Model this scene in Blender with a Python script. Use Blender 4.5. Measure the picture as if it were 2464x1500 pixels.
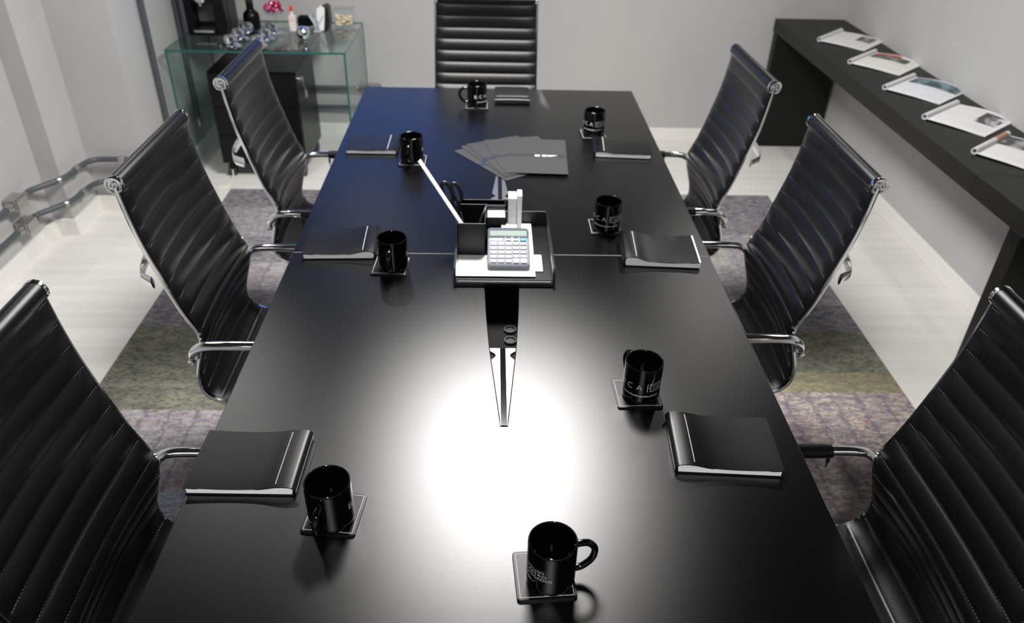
import bpy, bmesh, math, random
from mathutils import Vector, Matrix
random.seed(7)
for o in list(bpy.data.objects): bpy.data.objects.remove(o, do_unlink=True)
scene = bpy.context.scene
COL = scene.collection
sin, cos, pi = math.sin, math.cos, math.pi

# ------------------------------------------------------------------ camera
CX, CY, CZ = -0.03832, 0.0, 1.84662
F_PX, PITCH, YAW, ROLL = 1873.81, 0.581874, 0.035162, 0.027585
cam = bpy.data.cameras.new('camera'); camo = bpy.data.objects.new('camera', cam); COL.objects.link(camo)
Fw = Vector((sin(YAW)*cos(PITCH), cos(YAW)*cos(PITCH), -sin(PITCH)))
Rt = Vector((cos(YAW), -sin(YAW), 0)); Up = Rt.cross(Fw)
R2 = Rt*cos(ROLL)+Up*sin(ROLL); U2 = -Rt*sin(ROLL)+Up*cos(ROLL)
M = Matrix((R2, U2, -Fw)).transposed().to_4x4(); M.translation = (CX, CY, CZ)
camo.matrix_world = M
cam.sensor_fit = 'HORIZONTAL'; cam.sensor_width = 36.0; cam.lens = F_PX/2464*36
cam.clip_start = .02
cam.dof.use_dof = True; cam.dof.focus_distance = 1.55; cam.dof.aperture_fstop = 3.6
scene.camera = camo

# ------------------------------------------------------------------ world, exposure, lamps
w = bpy.data.worlds.new('world'); scene.world = w; w.use_nodes = True
w.node_tree.nodes['Background'].inputs[0].default_value = (.8, .88, 1, 1)
w.node_tree.nodes['Background'].inputs[1].default_value = 0.05
scene.view_settings.view_transform = 'Standard'; scene.view_settings.look = 'None'
scene.view_settings.gamma = 1; scene.view_settings.use_curve_mapping = False
scene.view_settings.exposure = 0.38
CEIL = 2.45
MAIN = (.02, 2.62, 2.38, .34, 82, (1, .98, .95))       # x, y, z, radius, watts, colour
LAMPS = [(-1.35, 3.0, 2.41, .07, 8, (1, .985, .96)), (1.30, 3.9, 2.41, .07, 7, (1, .975, .94)),
         (-.75, 4.2, 2.41, .07, 1.5, (1, .985, .96)), (-.12, -.55, 2.41, .09, 38, (1, .985, .97))]
def lamp(x, y, z, r, wt, colr):
    l = bpy.data.lights.new('ceiling_light', 'AREA'); l.shape = 'DISK'; l.size = r*2; l.energy = wt; l.color = colr
    o = bpy.data.objects.new('ceiling_light', l); COL.objects.link(o); o.location = (x, y, z)
for a in [MAIN]+LAMPS: lamp(*a)

# ------------------------------------------------------------------ helpers
def mat(name, col=(.5, .5, .5), rough=.5, metal=0., spec=.5, bump=None, coat=0, vary=None):
    m = bpy.data.materials.new(name); m.use_nodes = True
    nt = m.node_tree; b = nt.nodes['Principled BSDF']
    b.inputs['Base Color'].default_value = (*col, 1); b.inputs['Roughness'].default_value = rough
    b.inputs['Metallic'].default_value = metal; b.inputs['Specular IOR Level'].default_value = spec
    b.inputs['Coat Weight'].default_value = coat
    tc = nt.nodes.new('ShaderNodeTexCoord')
    if vary:      # (scale, colour2, contrast lo, hi, stretch)
        sc, c2, lo, hi, st = vary
        mp = nt.nodes.new('ShaderNodeMapping'); mp.inputs['Scale'].default_value = st
        nt.links.new(tc.outputs['Object'], mp.inputs[0])
        n = nt.nodes.new('ShaderNodeTexNoise'); n.inputs['Scale'].default_value = sc; n.inputs['Detail'].default_value = 5
        nt.links.new(mp.outputs[0], n.inputs['Vector'])
        r = nt.nodes.new('ShaderNodeValToRGB')
        r.color_ramp.elements[0].position = lo; r.color_ramp.elements[1].position = hi
        r.color_ramp.elements[0].color = (*col, 1); r.color_ramp.elements[1].color = (*c2, 1)
        nt.links.new(n.outputs[0], r.inputs[0]); nt.links.new(r.outputs[0], b.inputs['Base Color'])
    if bump:      # (scale, strength, distance)
        n = nt.nodes.new('ShaderNodeTexNoise'); n.inputs['Scale'].default_value = bump[0]; n.inputs['Detail'].default_value = 3
        nt.links.new(tc.outputs['Object'], n.inputs['Vector'])
        bp = nt.nodes.new('ShaderNodeBump'); bp.inputs['Strength'].default_value = bump[1]; bp.inputs['Distance'].default_value = bump[2]
        nt.links.new(n.outputs[0], bp.inputs['Height']); nt.links.new(bp.outputs[0], b.inputs['Normal'])
    return m

def sheen(name, col, rough, ior, bump=None):
    """dielectric with a Beckmann gloss lobe (short tails, as satin laminate and leather have)"""
    m = bpy.data.materials.new(name); m.use_nodes = True; nt = m.node_tree; nt.nodes.clear(); L = nt.links
    out = nt.nodes.new('ShaderNodeOutputMaterial'); df = nt.nodes.new('ShaderNodeBsdfDiffuse'); gb = nt.nodes.new('ShaderNodeBsdfGlossy')
    gb.distribution = 'BECKMANN'; gb.inputs['Roughness'].default_value = rough; df.inputs[0].default_value = (*col, 1)
    gb.inputs[0].default_value = (1, 1, 1, 1)
    fr = nt.nodes.new('ShaderNodeFresnel'); fr.inputs[0].default_value = ior; mx = nt.nodes.new('ShaderNodeMixShader')
    L.new(fr.outputs[0], mx.inputs[0]); L.new(df.outputs[0], mx.inputs[1]); L.new(gb.outputs[0], mx.inputs[2]); L.new(mx.outputs[0], out.inputs[0])
    if bump:
        tc = nt.nodes.new('ShaderNodeTexCoord'); n = nt.nodes.new('ShaderNodeTexNoise'); n.inputs['Scale'].default_value = bump[0]
        L.new(tc.outputs['Object'], n.inputs['Vector']); bp = nt.nodes.new('ShaderNodeBump'); bp.inputs['Strength'].default_value = bump[1]; bp.inputs['Distance'].default_value = bump[2]
        L.new(n.outputs[0], bp.inputs['Height'])
        for x in (df, gb): L.new(bp.outputs[0], x.inputs['Normal'])
    return m

class MB:
    """collects geometry for one mesh"""
    def __init__(s): s.v = []; s.f = []; s.mi = []; s.cur = 0
    def add(s, vs, fs):
        n = len(s.v); s.v += [tuple(v) for v in vs]
        for f in fs: s.f.append(tuple(i+n for i in f)); s.mi.append(s.cur)
        return n
    def box(s, x0, x1, y0, y1, z0, z1, bev=0, M=None, seg=2):
        bm = bmesh.new(); bmesh.ops.create_cube(bm, size=1)
        for v in bm.verts: v.co = Vector((x0+(v.co.x+.5)*(x1-x0), y0+(v.co.y+.5)*(y1-y0), z0+(v.co.z+.5)*(z1-z0)))
        if bev: bmesh.ops.bevel(bm, geom=bm.edges[:], offset=bev, segments=seg, affect='EDGES', profile=.5)
        s.frombm(bm, M)
    def frombm(s, bm, M=None):
        bm.verts.index_update()
        vs = [(M @ v.co if M else v.co.copy()) for v in bm.verts]; fs = [[v.index for v in f.verts] for f in bm.faces]
        bm.free(); s.add(vs, fs)
    def prism(s, poly, z0, z1, bev=0, M=None, seg=2):
        """extruded polygon in XY"""
        bm = bmesh.new(); vs = [bm.verts.new((x, y, z0)) for x, y in poly]
        f = bm.faces.new(vs); r = bmesh.ops.extrude_face_region(bm, geom=[f])
        for e in r['geom']:
            if isinstance(e, bmesh.types.BMVert): e.co.z = z1
        bmesh.ops.recalc_face_normals(bm, faces=bm.faces[:])
        if bev:
            ed = [e for e in bm.edges if abs(e.verts[0].co.z-z1) < 1e-6 and abs(e.verts[1].co.z-z1) < 1e-6]
            bmesh.ops.bevel(bm, geom=ed, offset=bev, segments=seg, affect='EDGES', profile=.5)
        big = [f for f in bm.faces if len(f.verts) > 4]
        bmesh.ops.triangulate(bm, faces=big)
        s.frombm(bm, M)
    def lathe(s, prof, seg=32, M=None, cap=True):
        vs = []; fs = []; n = len(prof)
        for k in range(seg):
            a = 2*pi*k/seg
            for r, z in prof: vs.append(Vector((r*cos(a), r*sin(a), z)))
        for k in range(seg):
            k2 = (k+1) % seg
            for i in range(n-1): fs.append((k*n+i, k2*n+i, k2*n+i+1, k*n+i+1))
        if cap:
            if prof[0][0] > 1e-5: fs.append([k*n for k in range(seg)][::-1])
            if prof[-1][0] > 1e-5: fs.append([k*n+n-1 for k in range(seg)])
        if M: vs = [M @ v for v in vs]
        s.add(vs, fs)
    def tube(s, pts, r, seg=12, cap=True, ell=None, up=None):
        """tube along points; r scalar or list; ell=(a,b) elliptical factors along (side, up)"""
        pts = [Vector(p) for p in pts]; n = len(pts)
        up = Vector(up) if up else None; prev = None; base = len(s.v); vs = []; fs = []
        for i, p in enumerate(pts):
            t = (pts[min(i+1, n-1)]-pts[max(i-1, 0)]).normalized()
            if up: u = up
            elif prev is None: u = Vector((0, 0, 1)) if abs(t.z) < .9 else Vector((1, 0, 0))
            else: u = prev
            sd = t.cross(u).normalized(); u2 = sd.cross(t).normalized(); prev = u2
            rr = r[i] if isinstance(r, (list, tuple)) else r
            ea, eb = ell if ell else (1, 1)
            for k in range(seg):
                a = 2*pi*k/seg; vs.append(p+sd*(cos(a)*rr*ea)+u2*(sin(a)*rr*eb))
        for i in range(n-1):
            for k in range(seg):
                k2 = (k+1) % seg; fs.append((i*seg+k, i*seg+k2, (i+1)*seg+k2, (i+1)*seg+k))
        if cap:
            fs.append(tuple(range(seg))[::-1]); fs.append(tuple((n-1)*seg+k for k in range(seg)))
        s.add(vs, fs)
    def sphere(s, c, r, seg=20, rings=12, sc=(1, 1, 1), M=None):
        prof = [(max(r*sin(pi*i/rings), 1e-4), -r*cos(pi*i/rings)) for i in range(rings+1)]
        T = Matrix.Translation(c) @ Matrix.Diagonal((*sc, 1))
        s.lathe(prof, seg, (M @ T) if M else T)
    def grid(s, rows):
        """rows of points (equal length) -> quad sheet"""
        n = len(rows[0]); vs = [p for r in rows for p in r]
        fs = [(i*n+j, i*n+j+1, (i+1)*n+j+1, (i+1)*n+j) for i in range(len(rows)-1) for j in range(n-1)]
        return s.add(vs, fs)
    def build(s, name, mats, parent=None, smooth=True, loc=None, rotz=None, angle=38, recalc=True):
        me = bpy.data.meshes.new(name); me.from_pydata(s.v, [], s.f)
        if not isinstance(mats, (list, tuple)): mats = [mats]
        for m in mats: me.materials.append(m)
        me.polygons.foreach_set('material_index', s.mi); me.update()
        if smooth or recalc:
            bm = bmesh.new(); bm.from_mesh(me)
            if recalc: bmesh.ops.recalc_face_normals(bm, faces=bm.faces[:])
            if smooth:
                for f in bm.faces: f.smooth = True
                for e in bm.edges:
                    if len(e.link_faces) == 2 and e.calc_face_angle(0) > math.radians(angle): e.smooth = False
            bm.to_mesh(me); bm.free()
        o = bpy.data.objects.new(name, me); COL.objects.link(o)
        if smooth: o.modifiers.new('weighted_normal', 'WEIGHTED_NORMAL').keep_sharp = True
        if parent: o.parent = parent
        if loc is not None: o.location = loc
        if rotz is not None: o.rotation_euler = (0, 0, rotz)
        return o
def tag(o, label=None, cat=None, group=None, kind=None):
    if label: o['label'] = label
    if cat: o['category'] = cat
    if group: o['group'] = group
    if kind: o['kind'] = kind
    return o
def thing(name, label, cat, loc=(0, 0, 0), rotz=0, group=None):
    o = bpy.data.objects.new(name, None); COL.objects.link(o); o.empty_display_size = .1
    o.location = loc; o.rotation_euler = (0, 0, rotz)
    return tag(o, label, cat, group)
def children(o): return [c for c in COL.objects if c.parent == o]
def copy_tree(o, parent=None, skip=()):
    c = o.copy(); COL.objects.link(c); c.parent = parent
    for ch in children(o):
        if ch.name.split('.')[0] not in skip: copy_tree(ch, c, skip)
    return c
def catmull(P, n=8):
    P = [Vector(p) for p in P]; out = []
    Q = [P[0]*2-P[1]]+P+[P[-1]*2-P[-2]]
    for i in range(1, len(Q)-2):
        for k in range(n):
            t = k/n; a, b, c, d = Q[i-1:i+3]
            out.append(.5*((2*b)+(c-a)*t+(2*a-5*b+4*c-d)*t*t+(3*b-a-3*c+d)*t**3))
    out.append(P[-1]); return out
def resample(P, step):
    L = [0]
    for a, b in zip(P, P[1:]): L.append(L[-1]+(b-a).length)
    n = max(2, round(L[-1]/step)); out = []; j = 0
    for i in range(n+1):
        s = L[-1]*i/n
        while j < len(P)-2 and L[j+1] < s: j += 1
        t = (s-L[j])/max(L[j+1]-L[j], 1e-9); out.append((s, P[j].lerp(P[j+1], min(max(t, 0), 1))))
    return out
def rrect(x0, x1, y0, y1, r, n=5):
    pts = []
    for cx, cy, a0 in ((x1-r, y1-r, 0), (x0+r, y1-r, 90), (x0+r, y0+r, 180), (x1-r, y0+r, 270)):
        for k in range(n+1):
            a = math.radians(a0+90*k/n); pts.append((cx+r*cos(a), cy+r*sin(a)))
    return pts

# ------------------------------------------------------------------ materials
M_wall = mat('wall_plaster', (.42, .42, .415), .75, vary=(2.2, (.47, .47, .46), .3, .7, (1, 1, .6)), bump=(9, .12, .01))
M_ceil = mat('ceiling_paint', (.03, .03, .03), .8)
M_base = mat('white_skirting', (.78, .765, .73), .45)
M_leather = sheen('black_leather', (.0036, .0036, .0042), .40, 1.37, bump=(420, .12, .001))
M_stitchgrey = mat('grey_thread', (.10, .10, .105), .8)
M_stitch = mat('white_thread', (.62, .62, .60), .7)
M_chrome = mat('polished_chrome', (.88, .89, .91), .09, 1)
M_darkchrome = mat('dark_chrome', (.30, .31, .33), .16, 1)
M_alu = mat('brushed_aluminium', (.66, .66, .67), .28, 1)
M_table = sheen('black_laminate', (.0022, .0023, .0028), .352, 1.57, bump=(700, .06, .0008))
M_seam = mat('grey_edge_band', (.10, .10, .10), .5)
M_console = mat('charcoal_laminate', (.006, .006, .005), .45, spec=.28)
M_mug = mat('glossy_black_ceramic', (.0015, .0015, .0018), .035, spec=.5)
M_print = mat('white_mug_print', (.80, .82, .85), .45)
M_paper = mat('white_paper', (.88, .88, .88), .65)
M_pages = mat('page_edges', (.88, .88, .90), .7, vary=(300, (.76, .76, .78), .4, .7, (.02, .02, 1)))
M_cardgrey = mat('grey_card', (.034, .034, .035), .42, spec=.4)
M_cardband = mat('glossy_dark_band', (.022, .023, .026), .12, spec=.6)
M_black = mat('black_plastic', (.006, .006, .007), .35)
M_void = mat('matte_black', (.002, .002, .002), .6, spec=.1)
M_gloss = mat('gloss_black_strip', (.003, .003, .0035), .12, spec=.35)
M_ped = mat('black_cabinet', (.0018, .0018, .0024), .30, spec=.22)
M_pipe = mat('galvanised_conduit', (.085, .10, .11), .45, .3)
M_galv = mat('bright_galvanised', (.42, .42, .40), .30, .85)
M_brass = mat('dull_brass', (.35, .32, .12), .35, .8)
M_rubber = mat('grey_rubber', (.03, .03, .032), .5)
M_tyre = mat('pale_caster_tread', (.55, .54, .52), .5)

def glass_mat(name, tint, gl=.08):
    m = bpy.data.materials.new(name); m.use_nodes = True; nt = m.node_tree; nt.nodes.clear()
    out = nt.nodes.new('ShaderNodeOutputMaterial'); tr = nt.nodes.new('ShaderNodeBsdfTransparent'); gb = nt.nodes.new('ShaderNodeBsdfGlossy')
    tr.inputs[0].default_value = (*tint, 1); gb.inputs['Roughness'].default_value = .02
    fr = nt.nodes.new('ShaderNodeFresnel'); fr.inputs[0].default_value = 1.5
    mx = nt.nodes.new('ShaderNodeMixShader'); ge = nt.nodes.new('ShaderNodeNewGeometry')
    iv = nt.nodes.new('ShaderNodeMath'); iv.operation = 'SUBTRACT'; iv.inputs[0].default_value = 1; nt.links.new(ge.outputs['Backfacing'], iv.inputs[1])
    mu = nt.nodes.new('ShaderNodeMath'); mu.operation = 'MULTIPLY'; nt.links.new(iv.outputs[0], mu.inputs[0]); nt.links.new(fr.outputs[0], mu.inputs[1])
    nt.links.new(mu.outputs[0], mx.inputs[0])      # one Fresnel reflection per pane, on the face towards the light path
    nt.links.new(tr.outputs[0], mx.inputs[1]); nt.links.new(gb.outputs[0], mx.inputs[2]); nt.links.new(mx.outputs[0], out.inputs[0])
    return m
M_glass = glass_mat('clear_glass', (.90, .95, .94))
M_clear = glass_mat('clear_acrylic', (.95, .96, .98))
M_glassedge = mat('green_glass_edge', (.006, .10, .085), .15, spec=.6)

def floor_mat():
    m = mat('whitewashed_planks', (.7, .69, .67), .32, spec=.4); nt = m.node_tree; b = nt.nodes['Principled BSDF']
    tc = nt.nodes.new('ShaderNodeTexCoord')
    br = nt.nodes.new('ShaderNodeTexBrick'); br.inputs['Scale'].default_value = 1
    for k, v in (('Brick Width', 1.25), ('Row Height', .19), ('Mortar Size', .0012), ('Mortar Smooth', .3), ('Bias', 0)): br.inputs[k].default_value = v
    br.inputs['Color1'].default_value = (.78, .765, .74, 1); br.inputs['Color2'].default_value = (.70, .685, .66, 1); br.inputs['Mortar'].default_value = (.60, .58, .56, 1)
    nt.links.new(tc.outputs['Object'], br.inputs['Vector'])
    mp = nt.nodes.new('ShaderNodeMapping'); mp.inputs['Scale'].default_value = (.6, 13, 1); nt.links.new(tc.outputs['Object'], mp.inputs[0])
    n = nt.nodes.new('ShaderNodeTexNoise'); n.inputs['Scale'].default_value = 1.7; n.inputs['Detail'].default_value = 6; nt.links.new(mp.outputs[0], n.inputs['Vector'])
    r = nt.nodes.new('ShaderNodeValToRGB'); r.color_ramp.elements[0].position = .35; r.color_ramp.elements[1].position = .68
    r.color_ramp.elements[0].color = (.92, .91, .90, 1); r.color_ramp.elements[1].color = (1, 1, 1, 1)
    nt.links.new(n.outputs[0], r.inputs[0])
    mx = nt.nodes.new('ShaderNodeMixRGB'); mx.blend_type = 'MULTIPLY'; mx.inputs[0].default_value = 1
    nt.links.new(br.outputs[0], mx.inputs[1]); nt.links.new(r.outputs[0], mx.inputs[2]); nt.links.new(mx.outputs[0], b.inputs['Base Color'])
    return m
M_floor = floor_mat()

def carpet_mat(name, c1, c2, c3, stripes=0., sc=1.):
    """woven vintage patch: streaky two-tone ground, speckle of a third colour, border stripes running along Y"""
    m = mat(name, c1, .95, spec=.1); nt = m.node_tree; b = nt.nodes['Principled BSDF']; L = nt.links
    tc = nt.nodes.new('ShaderNodeTexCoord')
    def noise(scale, st, lo, hi, d=6):
        mp = nt.nodes.new('ShaderNodeMapping'); mp.inputs['Scale'].default_value = st; L.new(tc.outputs['Object'], mp.inputs[0])
        n = nt.nodes.new('ShaderNodeTexNoise'); n.inputs['Scale'].default_value = scale; n.inputs['Detail'].default_value = d
        n.inputs['Roughness'].default_value = .75
        L.new(mp.outputs[0], n.inputs['Vector'])
        r = nt.nodes.new('ShaderNodeMapRange'); r.inputs['From Min'].default_value = lo; r.inputs['From Max'].default_value = hi
        L.new(n.outputs[0], r.inputs['Value']); return r.outputs[0]
    def mix(f, a, bb):
        x = nt.nodes.new('ShaderNodeMixRGB'); L.new(f, x.inputs[0])
        for s, v in ((1, a), (2, bb)):
            if isinstance(v, tuple): x.inputs[s].default_value = (*v, 1)
            else: L.new(v, x.inputs[s])
        return x.outputs[0]
    def mulnode(a, c):
        n = nt.nodes.new('ShaderNodeMath'); n.operation = 'MULTIPLY'; L.new(a, n.inputs[0]); L.new(c, n.inputs[1]); return n.outputs[0]
    col = mix(noise(9*sc, (1, 2.8, 1), .43, .57), c1, c2)
    col = mix(noise(46, (1, 3.0, 1), .49, .60, 4), col, c3)
    if stripes:
        wv = nt.nodes.new('ShaderNodeTexWave'); wv.bands_direction = 'X'; wv.inputs['Scale'].default_value = 3.4
        wv.inputs['Distortion'].default_value = 2.0; wv.inputs['Detail'].default_value = 3; wv.inputs['Detail Scale'].default_value = 9
        L.new(tc.outputs['Object'], wv.inputs['Vector'])
        r = nt.nodes.new('ShaderNodeMapRange'); r.inputs['From Min'].default_value = .90; r.inputs['From Max'].default_value = .985; r.inputs['To Max'].default_value = stripes*.6
        L.new(wv.outputs[0], r.inputs['Value'])
        col = mix(r.outputs[0], col, (.085, .08, .13))
        vo = nt.nodes.new('ShaderNodeTexVoronoi'); vo.inputs['Scale'].default_value = 42; vo.feature = 'DISTANCE_TO_EDGE'
        vn = nt.nodes.new('ShaderNodeTexNoise'); vn.inputs['Scale'].default_value = 22; L.new(tc.outputs['Object'], vn.inputs['Vector'])
        va = nt.nodes.new('ShaderNodeMixRGB'); va.inputs[0].default_value = .09; L.new(tc.outputs['Object'], va.inputs[1]); L.new(vn.outputs['Color'], va.inputs[2]); L.new(va.outputs[0], vo.inputs['Vector'])
        r2 = nt.nodes.new('ShaderNodeMapRange'); r2.inputs['From Min'].default_value = .0; r2.inputs['From Max'].default_value = .09; r2.inputs['To Min'].default_value = stripes; r2.inputs['To Max'].default_value = 0
        L.new(vo.outputs['Distance'], r2.inputs['Value'])
        col = mix(mulnode(r2.outputs[0], noise(14, (1, 1, 1), .42, .58)), col, (.13, .10, .15))
        col = mix(mulnode(noise(30, (1.0, 1.6, 1), .55, .66), noise(6, (1, 1, 1), .45, .6)), col, (.25, .085, .075))
    L.new(col, b.inputs['Base Color'])
    n = nt.nodes.new('ShaderNodeTexNoise'); n.inputs['Scale'].default_value = 260; L.new(tc.outputs['Object'], n.inputs['Vector'])
    bp = nt.nodes.new('ShaderNodeBump'); bp.inputs['Strength'].default_value = .5; bp.inputs['Distance'].default_value = .004
    L.new(n.outputs[0], bp.inputs['Height']); L.new(bp.outputs[0], b.inputs['Normal'])
    return m
K_olive = carpet_mat('carpet_olive', (.15, .155, .12), (.24, .23, .175), (.07, .075, .075))
K_mustard = carpet_mat('carpet_mustard', (.30, .27, .16), (.20, .19, .13), (.13, .12, .11))
K_slate = carpet_mat('carpet_slate', (.075, .08, .105), (.19, .18, .20), (.30, .28, .26), .3, 1.8)
K_cream = carpet_mat('carpet_cream_pattern', (.46, .40, .34), (.25, .215, .225), (.15, .13, .16), .75, 1.6)
K_plum = carpet_mat('carpet_plum_pattern', (.33, .315, .325), (.18, .17, .20), (.38, .34, .30), .8, 1.6)
K_beige = carpet_mat('carpet_beige', (.36, .34, .32), (.22, .22, .24), (.15, .14, .17), .3, 1.8)
K_rose = carpet_mat('carpet_rose', (.38, .30, .29), (.26, .25, .30), (.20, .18, .21))
K_green = carpet_mat('carpet_grey_green', (.30, .31, .26), (.18, .19, .19), (.40, .40, .33), .35)
K_blue = carpet_mat('carpet_blue_grey', (.26, .29, .38), (.17, .18, .25), (.42, .42, .44), .2)

# ------------------------------------------------------------------ the setting
YB, XR, XL = 4.87, 2.10, -2.17
def struct(name, b, m, **k): return tag(b.build(name, m, smooth=False, **k), kind='structure')
b = MB(); b.box(-2.9, 2.6, -1.8, 5.2, -.1, 0); struct('floor', b, M_floor)
b = MB(); b.box(-2.9, 2.6, -1.8, 5.2, CEIL, CEIL+.1); struct('ceiling', b, M_ceil)
b = MB(); b.box(-2.9, 2.6, YB, 5.2, 0, CEIL); struct('wall_back', b, M_wall)
b = MB(); b.box(XR, 2.6, -1.8, YB, 0, CEIL); struct('wall_right', b, M_wall)
b = MB(); b.box(-2.9, 2.6, -1.8, -1.6, 0, CEIL); struct('wall_front', b, M_wall)
YS1, XS1, YS2, XS2 = 3.475, -2.075, 3.75, -1.785
b = MB(); b.prism([(-2.9, -1.6), (XL, -1.6), (XL, YS1), (XS1, YS1), (XS1, YS2), (XS2, YS2), (XS2, YB), (-2.9, YB)], 0, CEIL)
struct('wall_left', b, M_wall)
t, h = .018, .085
def skirt(name, a, c):
    b = MB(); b.box(min(a[0], c[0]), max(a[0], c[0]), min(a[1], c[1]), max(a[1], c[1]), 0, h, .003); struct(name, b, M_base)
skirt('baseboard_back', (XS2, YB-t), (XR-t, YB)); skirt('baseboard_right', (XR-t, -1.6), (XR, YB))
b = MB(); b.prism([(XL, -1.6), (XL+t, -1.6), (XL+t, YS1-t), (XS1+t, YS1-t), (XS1+t, YS2-t), (XS2+t, YS2-t), (XS2+t, YB-t), (XS2, YB-t),
                   (XS2, YS2), (XS1, YS2), (XS1, YS1), (XL, YS1)], 0, h, .003)
struct('baseboard_left', b, M_base)

# wall television, its blue screen is what the table top mirrors
tv = thing('wall_television', 'wide black television with a plain blue screen on the back wall above the glass table', 'television', (-.78, YB, 1.62))
b = MB(); b.box(-.74, .74, -.05, 0, -.42, .42, .006); b.build('frame', M_black, tv)
m = bpy.data.materials.new('blue_screen'); m.use_nodes = True; e = m.node_tree.nodes['Principled BSDF']
e.inputs['Base Color'].default_value = (0, 0, 0, 1); e.inputs['Emission Color'].default_value = (.05, .14, .50, 1); e.inputs['Emission Strength'].default_value = 1.4
b = MB(); b.box(-.725, .725, -.053, -.049, -.405, .405); b.build('screen', m, tv)

# lamp housings round the ceiling lights
def fixture(x, y, z, r, label, big=False):
    o = thing('ceiling_lamp', label, 'lamp', (x, y, z))
    b = MB(); b.lathe([(r+.002, -.02), (r+.018, -.02), (r+.018, CEIL-z-.001), (r+.002, CEIL-z-.001), (r+.002, -.02)], 40, cap=False); b.build('lamp_housing', M_black, o)
fixture(*MAIN[:4], 'large round black ceiling lamp over the middle of the conference table')
for i, a in enumerate(LAMPS):
    fixture(*a[:4], ['small round ceiling spotlight by the left wall pilaster', 'small round ceiling spotlight near the back right corner', 'small round ceiling spotlight in front of the television', 'round ceiling spotlight behind the camera end of the table'][i])

# ------------------------------------------------------------------ carpet
def carpet():
    kinds = [K_olive, K_mustard, K_slate, K_cream, K_plum, K_beige, K_rose, K_green, K_blue]
    O, MU, S, C, P, B, Rz, G, BL = range(9)
    x0, x1 = -1.474, 1.53; top = .008
    left = [(4.008, 3.78, S, S), (3.78, 3.45, B, Rz), (3.45, 3.2, S, Rz), (3.2, 2.95, P, B), (2.95, 2.66, S, P), (2.66, 2.14, O, O), (2.14, 1.75, P, C), (1.75, 1.3, BL, G), (1.3, .75, BL, BL), (.75, .2, C, P), (.2, -.5, O, G)]
    right = [(4.008, 3.52, P, S), (3.52, 3.2, G, B), (3.2, 2.86, B, B), (2.86, 2.66, S, S), (2.66, 2.38, O, O), (2.38, 2.255, MU, MU), (2.255, 1.72, C, C), (1.72, 1.2, C, G), (1.2, .75, O, BL), (.75, .2, P, C), (.2, -.5, S, O)]
    b = MB()
    def patch(xa, xb, ya, yb, k):
        b.cur = k; b.add([(xa, ya, top), (xb, ya, top), (xb, yb, top), (xa, yb, top)], [(0, 1, 2, 3)])
    for yb, ya, k1, k2 in left: patch(x0, -.98, ya, yb, k1); patch(-.98, 0, ya, yb, k2)
    for yb, ya, k1, k2 in right: patch(0, 1.12, ya, yb, k1); patch(1.12, x1, ya, yb, k2)
    b.cur = B; ya, yb = -.5, 4.008
    b.add([(x0, ya, top), (x1, ya, top), (x1, yb, top), (x0, yb, top), (x0, ya, .0005), (x1, ya, .0005), (x1, yb, .0005), (x0, yb, .0005)],
          [(0, 4, 5, 1), (1, 5, 6, 2), (2, 6, 7, 3), (3, 7, 4, 0)])
    tag(b.build('patchwork_carpet', kinds, smooth=False, recalc=False), 'large faded patchwork carpet in grey, olive and plum under the table', 'carpet')
carpet()

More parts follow.
